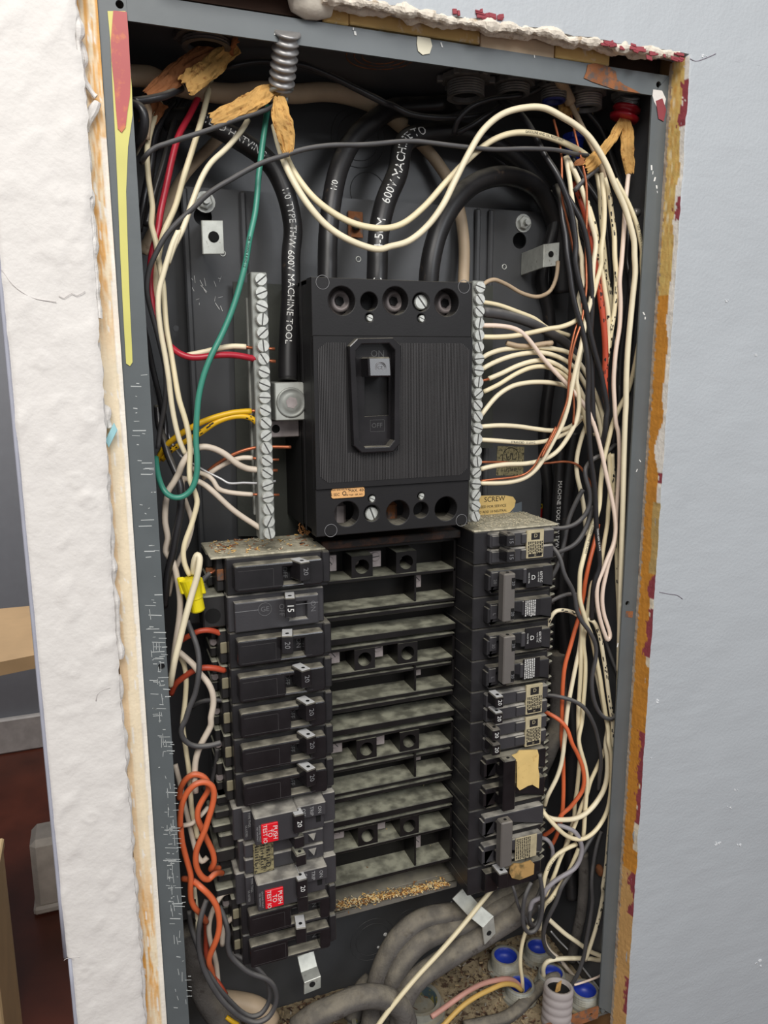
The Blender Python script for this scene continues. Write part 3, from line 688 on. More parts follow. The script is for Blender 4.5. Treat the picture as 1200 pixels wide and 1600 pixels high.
for i in range(n_):
    X_ = MX0 + .003 + (MX1 - MX0 - .006) * i / (n_ - 1); e0 = .004 + max(0, .005 - (X_ - MX0 - .003), .005 - (MX1 - .003 - X_)) * .8
    segs = [(zb + e0, za - e0)]
    if min(a for a, b in esc) - .0004 < X_ < max(a for a, b in esc) + .0004: segs = [(max(b for a, b in esc), za - e0), (zb + e0, min(b for a, b in esc))]
    for a, b in segs:
        if b - a > .001: q.box(X_ - .00024, X_ + .00024, .0034, .0041, a, b)
o = part('ribs', q, mat('pale_rib_edge', px(66, 64, 64), .5), mb_); o['kind'] = 'stuff'  # ribs in a paler grey than the black panel
es = slab('escutcheon', esc, [ei], -.002, .010, 'blk_gloss', mb_, .0007)
slab('switch_plate', [(cxm + (a - cxm) * .85, czm + (b - czm) * .95) for a, b in esc], [slot], .0055, .002, 'blk_gloss', mb_)
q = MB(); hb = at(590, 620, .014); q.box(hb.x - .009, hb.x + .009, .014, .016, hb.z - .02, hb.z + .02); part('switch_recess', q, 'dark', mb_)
q = MB(); c = at(597, 576, -.010)
q.obox(Vector((c.x - .001, .001, c.z + .001)), Vector((.0076, 0, 0)), Vector((0, .010, .0)), Vector((0, .001, .0062)), .0010)
hd = part('switch_handle', q, 'blk_gloss', mb_)
q = MB(); 
for r_ in (.0036, .0028): ring(q, Vector((c.x - .0005, -.0092, c.z + .0005)), (0, 1, 0), r_, .0002, 24)
text(q, 'GE', (c.x - .0005, -.0094, c.z + .0005), .0034); part('emblem', q, 'gprint', hd)
q = MB(); p = at(590, 553, .0054); text(q, 'ON', p, .0062, (.98, 0, 0)); p = at(589, 665, .0054); text(q, 'OFF', p, .0044); part('moulded_lettering', q, mat('moulded_dark_print', px(74, 74, 74), .5), es)
q = MB(); x0, z0 = at(578, 656, .0054).x, at(578, 675, .0054).z; x1, z1 = at(600, 656, .0054).x, at(600, 656, .0054).z
for (a, b, c_, d) in ((x0, x1, z0, z0 + .0002), (x0, x1, z1, z1 + .0002), (x0, x0 + .0002, z0, z1), (x1, x1 + .0002, z0, z1)): q.box(a, b, .0052, .0056, c_, d)
part('moulded_frame', q, mat('moulded_dark_print', px(74, 74, 74), .5), es)
lb = slab('rating_label', rrect(*[f_(p_) for f_, p_ in ((lambda t: t.x, at(517, 770, .006)), (lambda t: t.x, at(569, 770, .006)))], at(545, 777, .006).z, at(545, 762, .006).z, .0015), [], .0050, .0009, 'orlab', mb_, lab='orange rating label')
q = MB(); lx = at(543, 769, .0048)
text(q, 'MAX. 40C', lx + Vector((.0068, 0, .0008)), .0028); text(q, '5 SEC', lx + Vector((-.0085, 0, -.0012)), .0026); text(q, 'MAX. RMS VOLTS AC', lx + Vector((-.0045, 0, .0018)), .0014); text(q, 'TYPE TQD  SER. NO.', lx + Vector((.004, 0, -.002)), .0015)
ring(q, lx + Vector((-.0022, 0, -.0006)), (0, 1, 0), .0012, .0002, 16)
part('print', q, 'kprint', lb)
for (x_, y_) in ((534, 470), (618, 470), (698, 473)):
    c = at(x_ - 3, y_ + 1, .024); q = MB(); q.lathe(c, (0, -1, 0), [(.0088, 0), (.0088, .001), (.0070, .0012), (.0070, .0030), (.0055, .0036), (.0048, .0036), (.0040, .002)], 28, True)
    q.cur = 1; q.lathe(c + Vector((-.001, -.0022, 0)), (0, -1, 0), [(.0032, 0), (.0030, .0008)], 6, False)
    q.build('lug_screw', ['plate', 'dark'], mb_)
for (x_, y_), m in (((542, 803), 'plate'), ((622, 801), 'rust')):
    c = at(x_ - 4, y_, .028); q = MB(); q.box(c.x - .008, c.x + .001, .026, .034, c.z - .010, c.z + .008, .002); q.build('lug', m, mb_)
def slotted(c, r, ang, nm, m, parent, depth=.0022, n=18):
    q_ = MB(); q_.lathe((0, 0, 0), (0, -1, 0), [(r, 0), (r, depth * .6), (r * .88, depth)], n, False); q_.cur = 1
    q_.box(-r * .93, r * .93, -depth - .00008, -depth + .0006, -r * .10, r * .10)
    me = q_.mesh(nm, [m, mat('screw_slot_grey', px(70, 70, 68), .7)]); return put(nm, me, c, parent, (0, ang, 0))
for x_, y_, r_, a_ in ((658, 472, .0050, .9), (581, 802, .0048, 1.2)): slotted(at(x_ - 1, y_, .012), r_, a_, 'cover_screw', 'zinc', mb_)
for x_, y_ in ((577, 497), (658, 498), (581, 779), (658, 775)): slotted(at(x_, y_, .009), .0023, .4, 'cover_screw', 'zinc', mb_)
q = MB()
for x_, y_ in ((504, 441), (725, 448), (517, 829), (721, 813)): ring(q, at(x_, y_, .0058), (0, 1, 0), .0042, .0002, 24)
part('moulded_ring', q, 'gprint', mb_)

# ================================================================== NEUTRAL BARS AND LUG
def nbar(x_top, x_bot, ytop, ybot, Y, lab, wside, seed):
    a = at(x_top, ytop, Y); b = at(x_bot, ybot, Y); rnd = random.Random(seed); xm = (a.x + b.x) / 2
    t_ = thing('neutral_bar', lab, 'terminal bar', (xm, Y + .008, b.z - .004)); q_ = MB()
    q_.box(xm - .0044 - (.0015 if wside < 0 else 0), xm + .0044, Y, Y + .012, b.z - .0045, a.z + .0045, .0006); q_.build('bar', 'alu', t_)
    q_ = MB(); q_.box(xm - .007, xm + .006, Y + .012, Y + .016, b.z + .010, a.z - .010, .0004); q_.build('bar_support', 'alu', t_)
    first = None; Z_ = []
    for k in range(21):
        z_ = a.z + (b.z - a.z) * k / 20; Z_.append(z_)
        if first is None: first = slotted((xm, Y, z_), .00405, rnd.uniform(-1.3, 1.3), 'screw', 'zinc', t_, .0032)
        else:
            c_ = first.copy(); COL.objects.link(c_); c_.parent = t_; c_.location = Vector((xm, Y + rnd.uniform(-.0006, .0004), z_)) - wloc(t_); c_.rotation_euler = (0, rnd.uniform(-1.5, 1.5), 0)
    return xm, Z_
NLx, NLz = nbar(405, 421, 437, 832, .020, 'vertical aluminium terminal bar with slotted screws, left of the main breaker', -1, 3)
NRx, NRz = nbar(744.5, 744, 449, 806, .020, 'vertical aluminium terminal bar with slotted screws, right of the main breaker', 1, 5)
def fibre(pts, Y, lab, m):
    v, f = plate([(at(a, b, Y).x, at(a, b, Y).z) for a, b in pts], [], .0012); q_ = MB(); q_.add([(a, b + Y, c) for a, b, c in v], f)
    return tag(q_.build('insulating_sheet', m), lab, 'insulation sheet')
fm = mat('dark_fibre_sheet', px(58, 60, 54), .7, var=.12, bump=.2)
fibre([(364, 440), (500, 448), (500, 838), (372, 838)], .086, 'dark green-grey fibre sheet behind the left terminal bar', fm)
fibre([(720, 446), (770, 446), (770, 700), (720, 700)], .078, 'dark fibre sheet behind the right terminal bar', fm)
lg = thing('cable_lug', 'square aluminium cable lug with a round socket screw, left of the main breaker', 'cable lug', at(454, 656, .035))
a = at(429, 598, .030); b = at(480, 656, .030)
q = MB(); q.box(a.x, b.x, .030, .062, b.z, a.z, .0006); q.build('lug_block', 'tabm', lg)
q = MB(); c = at(455, 629, .030); q.lathe(c, (0, -1, 0), [(.0100, 0), (.0100, .0005), (.0086, .0010), (.0082, .0004), (.0060, .0016), (.0040, .0016)], 28, True); q.cur = 1; q.lathe(c + Vector((0, -.001, 0)), (0, -1, 0), [(.0042, 0), (.0040, .0008)], 6, False)
q.build('socket_screw', ['alu', 'plate'], lg)
a = at(405, 658, .045); b = at(468, 682, .045)
q = MB(); q.box(a.x, b.x, .045, .049, b.z, a.z, .0006); c = at(431, 670, .0449); q.build('mounting_strap', 'plate', lg)
q = MB(); q.lathe(c, (0, -1, 0), [(.0028, 0), (.0028, .0003)], 16, False); q.build('hole', 'hole', lg)
q = MB(); a = at(480, 600, .055); b = at(498, 660, .055); q.box(a.x, b.x, .055, .06, b.z, a.z, .0005); q.build('mounting_strap', 'plate', lg)

# ================================================================== BREAKERS
LT, LP, RT, RP_ = -.3118, .0255, -.3090, .0251
LX0, LX1 = .0452, .1146
RX0, RX1 = .2262, .2925
BT = (1, 0, 0)
def lever(parent, pxc, pyc, Y, w_=.0078, h_=.0125, L_=.014, lean=0.0, txt='20', tx='gprint', top='lever', m='blk_gloss', ts=.0052):
    c_ = at(pxc, pyc, Y); d_ = Vector((lean, -1, 0)).normalized(); s_ = Vector((1, lean, 0)).normalized(); q_ = MB()
    C_ = c_ + Vector((0, L_ / 2, 0)) * 1.0
    q_.obox(C_, s_ * (w_ / 2), d_ * (L_ / 2), Vector((0, 0, h_ / 2)), .0006); o_ = q_.build('handle', m, parent)
    if top:
        q_ = MB(); q_.obox(C_ + Vector((0, 0, h_ / 2 + .0001)), s_ * (w_ / 2 - .0006), d_ * (L_ / 2 - .0008), Vector((0, 0, .0003)))
        q_.build('handle_top', top, o_)
        q_ = MB(); q_.lathe(C_ + d_ * (L_ * .18) + Vector((0, 0, h_ / 2 + .0003)), (0, 0, 1), [(.0013, 0), (.0013, .0003)], 12, False); q_.build('handle_hole', 'hole', o_)
    if txt:
        q_ = MB(); text(q_, txt, C_ + d_ * (L_ / 2 + .0001), ts, DOWN, s_); q_.build('rating_number', tx, o_)
    return o_
def brk(label, side, i, n, grp):
    zt = (LT - LP * i) if side == 'L' else (RT - RP_ * i); zb_ = zt - (LP if side == 'L' else RP_) * n + .0005
    x_ = (LX0 + LX1) / 2 if side == 'L' else (RX0 + RX1) / 2
    return thing('circuit_breaker', label, 'circuit breaker', (x_, .045, zb_), grp), zt, zb_
def termL(t_, zt, zb_, rusty=False):
    q_ = MB(); q_.box(.0400, .0452, .0290, .068, zb_ + .001, zt - .0002, .0008); q_.box(.0358, .0400, .040, .068, zt - .010, zt - .0002, .0008); q_.box(.0358, .0400, .044, .068, zb_ + .001, zb_ + .008, .0008)
    q_.box(.0368, .0400, .052, .068, zb_ + .008, zt - .010)
    q_.build('terminal_end', 'blk_dusty', t_)
    q_ = MB(); q_.box(.0405, .0450, .0275, .0292, zt - .0165, zt - .0085, .0006); q_.build('terminal_plate', 'rust' if rusty else mat('dusty_brass_plate', px(150, 142, 116), .8, .1, var=.3, dust=.3), t_)
    q_ = MB(); q_.lathe(((.0378), .0440, zt - .0125), (0, -1, 0), [(.0028, 0), (.0028, .002), (.0022, .003)], 10, False); q_.build('terminal_screw', 'rust' if rusty else 'plate', t_)
def classic(label, i, hpx, slot_, lean, txt, m='blk_gloss', seam=True, raised=.0095, rusty=False, tx='gprint', lt='OFF', topm='lever'):
    t_, zt, zb_ = brk(label, 'L', i, 1, 'breakers in the left column')
    q_ = MB(); q_.box(LX0, LX1, .0200, .070, zb_, zt, .0008); q_.box(LX1 - .0048, LX1 + .0008, .0175, .05, zb_ + .003, zt - .0002, .0008); q_.build('body', 'blk', t_)
    Yf = .0200 - raised; sx0, sx1 = at(slot_[0], slot_[2], Yf).x, at(slot_[1], slot_[2], Yf).x
    v, f = plate([(a, b) for a, b in rrect(.0490, .1085, zb_ + .0042, zt - .0030, .0022)], [[(sx0, zb_ + .0065), (sx1, zb_ + .0065), (sx1, zt - .0065), (sx0, zt - .0065)]], raised + .0005, .0011)
    q_ = MB(); q_.add([(a, b + Yf, c) for a, b, c in v], f); q_.build('raised_face', m, t_)
    q_ = MB(); q_.box(.0515, .0745, Yf - .00008, Yf + .0003, zt - .0068, zt - .0066); q_.box(.0515, .0995, Yf - .00008, Yf + .0003, zb_ + .0062, zb_ + .0064); q_.box(.0745, .0747, Yf - .00008, Yf + .0003, zb_ + .0064, zt - .0068)
    q_.build('moulded_line', mat('moulded_edge', px(72, 70, 70), .45), t_)
    if lt:
        q_ = MB(); xx = (sx0 + .0028) if lean > 0 else (sx1 - .0022)
        text(q_, lt if lean > 0 else 'ON', (xx, .0193, (zt + zb_) / 2), .0046, DOWN, RIGHT); q_.build('lettering', 'gprint', t_)
        q_ = MB(); q_.obox(Vector(((sx0 + sx1) / 2, Yf + .004, zb_ + .0069)), Vector(((sx1 - sx0) / 2, 0, 0)), Vector((0, .0022, .0)), Vector((0, 0, .0003)), .0001); q_.build('slot_sill', mat('dusty_sill', px(120, 116, 104), .8), t_)
    lever(t_, *hpx, Yf - .0085, lean=lean, txt=txt, tx=tx, top=topm)
    termL(t_, zt, zb_, rusty)
    return t_, zt, zb_, Yf
GL = 'black breaker with a 20 handle, '
t_, zt, zb_, Yf = classic('topmost left breaker, glossy black with rusty terminal and debris on top', 0, (473, 894), (443, 472, 890), .32, '20', rusty=True)
q = MB(); q.box(.036, LX1 - .001, .022, .069, zt - .0001, zt + .0012, .0004); part('end_plate', q, 'topdust', t_, 'dust covered top plate')
q = MB()
for x_, y_ in ((357, 852), (470, 862), (494, 856)): 
    c = at(x_, y_, .04); q.lathe((at(x_, y_, .045).x, .045 + (856 - y_) * .0008, zt + .0012), (0, 0, 1), [(.0022, 0), (.0022, .0002)], 12, False)
part('plate_hole', q, 'hole', t_)
# second: charcoal with white 15
t_, zt, zb_ = brk('charcoal grey breaker with a white 15 on its handle, second on the left', 'L', 1, 1, 'breakers in the left column')
q = MB(); q.box(LX0, LX1 - .0035, .0200, .070, zb_, zt, .0008); q.build('body', 'gry_brk', t_)
sx0, sx1 = at(452, 948, .015).x, at(480, 948, .015).x
slab('raised_face', [(.0490, zb_ + .001), (.106, zb_ + .001), (.106, zt - .0035), (.0490, zt - .0035)], [[(sx0, zb_ + .0055), (sx1, zb_ + .0055), (sx1, zt - .0075), (sx0, zt - .0075)]], .0150, .006, 'gry_brk', t_, .0009)
q = MB(); c = at(414, 952, .0148); ring(q, c, (0, 1, 0), .0044, .00018, 28); text(q, 'GE', c, .0048); text(q, 'OFF', at(440, 953, .0148), .0050, DOWN, RIGHT); text(q, 'ON', at(489, 947, .0148), .0050, DOWN, RIGHT); part('lettering', q, mat('moulded_grey', px(108, 108, 110), .5), t_)
q = MB(); q.box(.0492, .0650, .0147, .0151, zt - .0098, zt - .0095); q.box(.083, .1055, .0147, .0151, zt - .0092, zt - .0089); part('moulded_line', q, 'gprint', t_)
q = MB(); q.box(.030, .0452, .028, .070, zb_ + .002, zt - .0005, .001); q.box(.022, .0300, .040, .070, zb_ + .002, zt - .004, .001); part('terminal_end', q, 'blk_dusty', t_)
q = MB(); q.lathe((.0365, .0280, zb_ + .0105), (0, -1, 0), [(.0052, 0), (.0052, .0004)], 20, False); part('terminal_hole', q, 'hole', t_)
lever(t_, 457, 950, .0040, w_=.0072, h_=.0135, lean=-.2, txt='15', tx='wprint', ts=.0060)
# five classic 20s
for k, (i, hx, sl, ln, lab) in enumerate(((2, (453, 1008), (440, 476, 1005), -.25, 'black breaker, handle set left, third from the top on the left'),
        (3, (475, 1062), (447, 477, 1056), .32, GL + 'fourth from top on the left, beside a red wire'),
        (4, (482, 1114), (455, 484, 1108), .32, GL + 'fifth from top on the left'),
        (5, (483, 1166), (455, 485, 1160), .32, GL + 'sixth from top on the left'),
        (6, (483, 1217), (455, 485, 1212), .32, GL + 'just above the upper red test button'))):
    classic(lab, i, hx, sl, ln, '20')
# ground fault breakers
def gfci(label, i, red, lev, tx0, nb):
    t_, zt, zb_ = brk(label, 'L', i, 1, 'breakers with a red test button')
    q_ = MB(); q_.box(LX0 - .003, LX1 + .001, .0200, .070, zb_, zt, .0008); q_.box(.106, LX1 + .001, .0165, .05, zb_ + .002, zt - .0004, .0006); q_.build('body', 'gry_brk', t_)
    q_ = MB(); q_.box(.0545, .0850, .0035, .021, zb_ + .0035, zt - .0005, .0007); q_.box(.0850, .1060, .0065, .021, zt - .0105, zt - .0005, .0006); q_.build('raised_face', 'gry_brk', t_)
    q_ = MB(); q_.box(.0850, .1060, .0125, .021, zb_ + .0010, zt - .0115, .0005); q_.build('face_step', 'gry_brk', t_); q_ = MB(); q_.box(.0485, .0545, .0150, .021, zb_ + .0015, zt - .0008, .0005); q_.build('face_step', 'gry_brk', t_)
    q_ = MB(); q_.box(.100, .1035, .0122, .0127, zb_ + .0060, zt - .0125); q_.build('slot', 'hole', t_)
    a = at(red[0], red[1], .0030); b = at(red[2], red[3], .0030)
    q_ = MB(); q_.box(a.x, b.x, .0022, .0040, zb_ + .0050, zt - .0058, .0004); bt = q_.build('test_button', 'testred', t_)
    q_ = MB(); cx_, w_ = (a.x + b.x) / 2, (b.x - a.x); zc = (zt + zb_) / 2
    for k, s_ in enumerate(('PUSH', 'TO', 'TEST IO')): text(q_, s_, (cx_ + w_ * (.30 - .30 * k), .0021, zc - .0004), .0044 if k < 2 else .0040, DOWN, RIGHT)
    q_.build('lettering', 'wprint', bt)
    q_ = MB()
    for k, s_ in enumerate(('OFF', 'TRIP', 'ON')): text(q_, s_, (.0895 + .0058 * k, .0063, zt - .0056), .0036, DOWN, RIGHT)
    text(q_, 'TYPE THQL', (.0528, .0147, zt - .008), .0022, DOWN, RIGHT); text(q_, 'UL LISTED', (.0505, .0147, zt - .016), .0020, DOWN, RIGHT); text(q_, 'GROUND FAULT', (.0578, .0033, zt - .0125), .0017, DOWN, RIGHT); text(q_, 'TEST MONTHLY', (.0560, .0033, zt - .0125), .0015, DOWN, RIGHT)
    q_.build('lettering', mat('pale_grey_print', px(160, 160, 160), .6), t_)
    q_ = MB()
    for k in range(3): q_.box(.0300 + .002 * k, .0430, .032 + .004 * k, .068, zb_ + .001 + .0085 * k, zb_ + .0070 + .0085 * k, .0009)
    q_.box(.036, .0430, .042, .068, zb_, zt - .001); q_.build('terminal_end', 'blk_dusty', t_)
    lever(t_, *lev, -.0010, w_=.0075, h_=.0140, L_=.018, lean=.05, txt='20', tx='wprint', ts=.0048, top='lever', m='blk_gloss')
    return t_, zt, zb_
gfci('charcoal breaker with a red PUSH TO TEST button, the upper of two', 7, (407, 1270, 435, 1306), (467, 1288), 0, 0)
gfci('charcoal breaker with a red PUSH TO TEST button, the lower of two', 9, (413, 1372, 443, 1406), (472, 1389), 0, 0)
# twin between them
t_, zt, zb_ = brk('thin twin breaker with a worn silver label between the two red test buttons', 'L', 8, 1, 'breakers in the left column')
q = MB(); q.box(LX0, LX1 + .001, .0200, .070, zb_, zt, .0008); q.box(.0485, .106, .0150, .021, zb_ + .0135, zt - .001, .0007); q.box(.0485, .106, .0150, .021, zb_ + .001, zb_ + .0122, .0007); q.build('body', 'gry_brk', t_)
a = at(395, 1313, .0140); b = at(428, 1352, .0140)
q = MB(); q.box(a.x, b.x, .0136, .0152, zb_ + .0005, zt - .0015, .0002); lb = q.build('silver_label', 'foil2', t_)
q = MB(); random.seed(2)
for k in range(26): q.box(a.x + .001 + (k % 3) * .0040, a.x + .001 + (k % 3) * .0040 + random.uniform(.001, .0035), .0134, .0137, zt - .003 - (k // 3) * .0021, zt - .0036 - (k // 3) * .0021)
ring(q, Vector((b.x - .004, .0135, zb_ + .006)), (0, 1, 0), .0016, .0003, 14); q.build('print', 'kprint', lb)
q = MB(); q.box(.031, .0452, .034, .068, zb_ + .001, zb_ + .0115, .0012); q.box(.034, .0452, .032, .068, zb_ + .0135, zt - .001, .0012); q.build('terminal_end', 'blk_dusty', t_)
for c_, nm in (((467, 1317), ''), ((470, 1345), '')): lever(t_, *c_, .0040, w_=.0075, h_=.0088, L_=.012, lean=.1, txt=None, top='blk_dusty', m='blk_gloss')
for y0 in (zt - .0065, zb_ + .0065):
    q = MB(); q.lathe((.0975, .0150, y0), (0, -1, 0), [(.0042, 0), (.0003, .004)], 4, False); q.build('pivot_wedge', 'gry_brk', t_)
classic('glossy black breaker directly below the lower red test button', 10, (475, 1413), (455, 500, 1412), -.1, None, rusty=False)
classic('lowest left breaker, glossy black with a dusty rounded top edge', 11, (473, 1462), (450, 500, 1460), -.15, None)

# ---- right column
def termR(t_, zt, zb_, n):
    q_ = MB(); q_.box(RX1, RX1 + .0045, .0260, .068, zb_ + .001, zt - .0005, .0006)
    k = 0; z_ = zt - .003
    while z_ > zb_ + .004:
        q_.obox(Vector((RX1 + .0065, .033, z_)), Vector((.0042, .002, 0)), Vector((-.0012, .005, 0)), Vector((0, 0, .0016)), .0008); z_ -= .0062
    q_.build('terminal_end', 'blk_dusty', t_)
def bodyR(t_, zt, zb_, n, m='blk', steps=True):
    q_ = MB()
    for k in range(n):
        a = zt - RP_ * k; b = a - RP_ + (.0005 if k == n - 1 else .0003); q_.box(RX0, RX1, .0200, .072, b, a, .0007)
        q_.box(RX0 - .00015, RX0 + .002, .0204, .066, b + .009, b + .0092)
    q_.build('body', m, t_); termR(t_, zt, zb_, n)
def tandem(label, i, levs, lab, txts=('20', '20')):
    t_, zt, zb_ = brk(label, 'R', i, 1, 'breakers in the right column'); bodyR(t_, zt, zb_, 1)
    zm = (zt + zb_) / 2
    for a, b in ((zt - .0008, zm + .0006), (zm - .0006, zb_ + .0006)):
        q_ = MB(); q_.box(.2365, .2910, .0140, .0205, b, a, .0010); q_.box(.2375, .2440, .0130, .0145, b + .0016, a - .0014, .0004); q_.box(.2620, .2725, .0128, .0145, b + .0018, a - .0016, .0005); q_.build('raised_face', 'gry_brk', t_)
    for (x_, y_), s_ in zip(levs, txts): lever(t_, x_, y_, .0010, w_=.0068, h_=.0088, L_=.013, lean=.0, txt=s_, tx='wprint' if i else 'gprint', ts=.0046, top='tie' if i != 5 else 'lever')
    a = at(lab[0], lab[1], .0130); b = at(lab[2], lab[3], .0130)
    q_ = MB(); q_.box(a.x, b.x, .0122, .0142, b.z, a.z, .0003); lb_ = q_.build('silver_label', 'foil', t_)
    q_ = MB(); rnd = random.Random(i); w_ = b.x - a.x; h_ = a.z - b.z
    q_.box(a.x + w_ * .25, a.x + w_ * .75, .0120, .0123, a.z - h_ * .34, a.z - h_ * .10); q_.box(a.x + w_ * .10, a.x + w_ * .9, .0120, .0123, b.z + h_ * .05, b.z + h_ * .16)
    for r_ in range(9):
        x_ = a.x + w_ * (.08 + .1 * r_); zz = a.z - h_ * .40
        while zz > b.z + h_ * .2:
            l_ = h_ * rnd.uniform(.03, .12); q_.box(x_, x_ + w_ * .055, .0120, .0123, zz - l_, zz); zz -= l_ + h_ * .03
    q_.build('print', 'kprint', lb_)
    q_ = MB(); text(q_, 'D', (a.x + w_ * .5, .0119, a.z - h_ * .2), .0042); text(q_, '20', (a.x + w_ * .5, .0119, b.z + h_ * .10), .0020); q_.build('print', 'foil', lb_)
    return t_, zt, zb_
t_, zt, zb_ = tandem('topmost right breaker, twin with two black handles under a thick layer of dust', 0, ((799, 845), (799, 870)), (823, 829, 848, 870), ('15', '15'))
q = MB(); q.box(RX0, RX1 + .006, .0205, .072, zt - .0002, zt + .0012, .0004); part('end_plate', q, 'topdust', t_, 'dust covered top')
def pair(label, i, bar, bm, labs, hand, mface='blk', style=0):
    t_, zt, zb_ = brk(label, 'R', i, 2, 'two pole breakers'); bodyR(t_, zt, zb_, 2)
    for k in range(2):
        a = zt - RP_ * k; b = a - RP_
        x0, x1 = at(763, 900, .0135).x, at(783, 900, .0135).x
        v, f = plate(rrect(.2365, .2905, b + .0040, a - .0035, .0015), [[(x0, b + .0065), (x1, b + .0065), (x1, a - .0070), (x0, a - .0070)]], .0075, .0009)
        q_ = MB(); q_.add([(c[0], c[1] + .0130, c[2]) for c in v], f); q_.build('raised_face', mface, t_)
        q_ = MB(); xm = (x0 + x1) / 2; q_.box(xm - .0003, xm + .0007, .0165, .0190, b + .0072, a - .0078, .0002); q_.build('indicator_bar', 'lever', t_)
        if style == 0:
            q_ = MB(); q_.box(.2372, .2430, .0124, .0135, b + .0095, a - .0045, .0004); q_.build('thumb_pad', 'gry_brk', t_); q_ = MB(); q_.box(.2640, .2718, .0122, .0135, b + .0095, a - .0042, .0005); q_.build('thumb_pad', 'gry_brk', t_)
            q_ = MB(); text(q_, '20' if k == 0 else 'L', (.2401, .0123, (a + b) / 2 + .001), .0036, DOWN, RIGHT); q_.build('lettering', 'gprint', t_)
        q_ = MB(); q_.box(x1, at(bar[0] + 3, bar[1], .010).x, .0060, .0135, (a + b) / 2 - .0045, (a + b) / 2 + .0050, .0006); q_.build('handle', 'blk_gloss', t_)
    a = at(bar[0], bar[1], .0010); b = at(bar[2], bar[3], .0010)
    q_ = MB(); q_.box(a.x, b.x, .0000, .0085, b.z, a.z, .0009); tb = q_.build('handle_tie', bm, t_)
    q_ = MB(); q_.lathe(((a.x + b.x) / 2, .004, a.z), (0, 0, 1), [(.0013, 0), (.0013, .0003)], 12, False); q_.build('handle_hole', 'hole', tb)
    if style == 0:
        for zz in (a.z - .0075, b.z + .0060):
            q_ = MB(); q_.box(b.x - .0034, b.x - .0008, -.0003, .0005, zz - .0042, zz + .0042); q_.build('tie_window', 'hole', tb)
            q_ = MB(); text(q_, '20', (b.x - .0021, -.0004, zz), .0034, DOWN, RIGHT); q_.build('rating_number', 'gprint', tb)
    return t_, zt, zb_
def label_on(t_, rect, mlab, prints, Y=.0121, lab=None):
    a = at(rect[0], rect[1], Y); b = at(rect[2], rect[3], Y); q_ = MB(); q_.box(a.x, b.x, Y, Y + .001, b.z, a.z, .0002); o_ = q_.build('label_plate', mlab, t_)
    if lab: o_['label'] = lab
    q_ = MB(); w_ = b.x - a.x; h_ = a.z - b.z
    for s_, u, v_, sz, ver in prints: text(q_, s_, (a.x + w_ * u, Y - .0001, a.z - h_ * v_), sz, DOWN if ver else (1, 0, 0), RIGHT if ver else (0, 0, 1))
    return o_, q_, a, b
def specs(t_, k, lines=True):
    r_ = ((823, 887, 847, 916), (820, 932, 845, 963))[0]
for i, bar, lb2, nm in ((1, (787, 897, 803, 970), ((823, 888, 848, 916), (819, 938, 844, 961)), 'two pole breaker with a grey tie bar, directly below the dusty topmost right one'), (3, (787, 995, 803, 1067), ((821, 982, 846, 1011), (818, 1030, 843, 1058)), 'two pole breaker with a grey tie bar, directly above the twin breakers')):
    t_, zt, zb_ = pair(nm, i, bar, 'tie', None, None)
    o_, q_, a, b = label_on(t_, lb2[0], 'blk_gloss', (('D', .42, .5, .0050, 0), ('60/75C', .88, .5, .0030, 1), ('CU-AL WIRE', .72, .5, .0014, 1), ('HACR TYPE', .15, .5, .0016, 1)))
    q_.build('print', 'wprint', o_)
    o_, q_, a, b = label_on(t_, lb2[1], 'blk_gloss', ())
    rnd = random.Random(i)
    for r_ in range(6):
        z_ = a.z - .0006
        while z_ > b.z + .001:
            l_ = rnd.uniform(.0006, .0020); q_.box(a.x + .0012 + r_ * .0016, a.x + .0020 + r_ * .0016, .0119, .0122, z_ - l_, z_); z_ -= l_ + .0005
    q_.build('print', 'wprint', o_)
tandem('black twin breaker with white 20 handles and a silver label, upper of two alike', 5, ((781, 1098), (780, 1123)), (822, 1071, 846, 1112))
tandem('black twin breaker with white 20 handles and a silver label, lower of two alike', 6, ((776, 1149), (776, 1172)), (821, 1121, 844, 1162))
t_, zt, zb_ = pair('two pole black breaker with a torn yellow paper label', 7, (787, 1189, 804, 1264), 'blk_gloss', None, None, 'blk_gloss', 1)
tl = P2((800, 1181), (808, 1178), (812, 1173), (840, 1172), (842, 1180), (841, 1200), (843, 1212), (842, 1232), (838, 1230), (832, 1226), (825, 1228), (818, 1232), (812, 1235), (808, 1230), (808, 1212), (808, 1190), (800, 1185), Y=.0115)
slab('paper_label', tl, [], .0115, .0012, 'tanlab', t_, lab='torn yellow paper label')
t_, zt, zb_ = pair('dusty two pole breaker with a grey tie bar and a small white label', 9, (783, 1286, 799, 1352), 'tie', None, None, 'gry_brk', 1)
o_, q_, a, b = label_on(t_, (806, 1311, 838, 1337), 'foil', ()); rnd = random.Random(77)
for r_ in range(8):
    z_ = a.z - .0006
    while z_ > b.z + .0012:
        l_ = rnd.uniform(.0006, .0030); q_.box(a.x + .0008 + r_ * .0017, a.x + .0016 + r_ * .0017, .0119, .0122, z_ - l_, z_); z_ -= l_ + .0005
q_.build('print', 'kprint', o_)
t_, zt, zb_ = brk('lowest right breaker, single pole with a stained tan label', 'R', 11, 1, 'breakers in the right column'); bodyR(t_, zt, zb_, 1)
slab('raised_face', [(.2385, zb_ + .004), (.2900, zb_ + .004), (.2900, zt - .003), (.2385, zt - .003)], [[(.2500, zb_ + .0065), (.2575, zb_ + .0065), (.2575, zt - .006), (.2500, zt - .006)]], .0130, .0075, 'blk_gloss', t_, .0009)
lever(t_, 787, 1376, .0010, w_=.0085, h_=.0125, L_=.013, txt=None)
tl = P2((797, 1356), (803, 1350), (815, 1350), (830, 1345), (835, 1350), (834, 1366), (825, 1370), (812, 1375), (800, 1372), (796, 1364), Y=.0115)
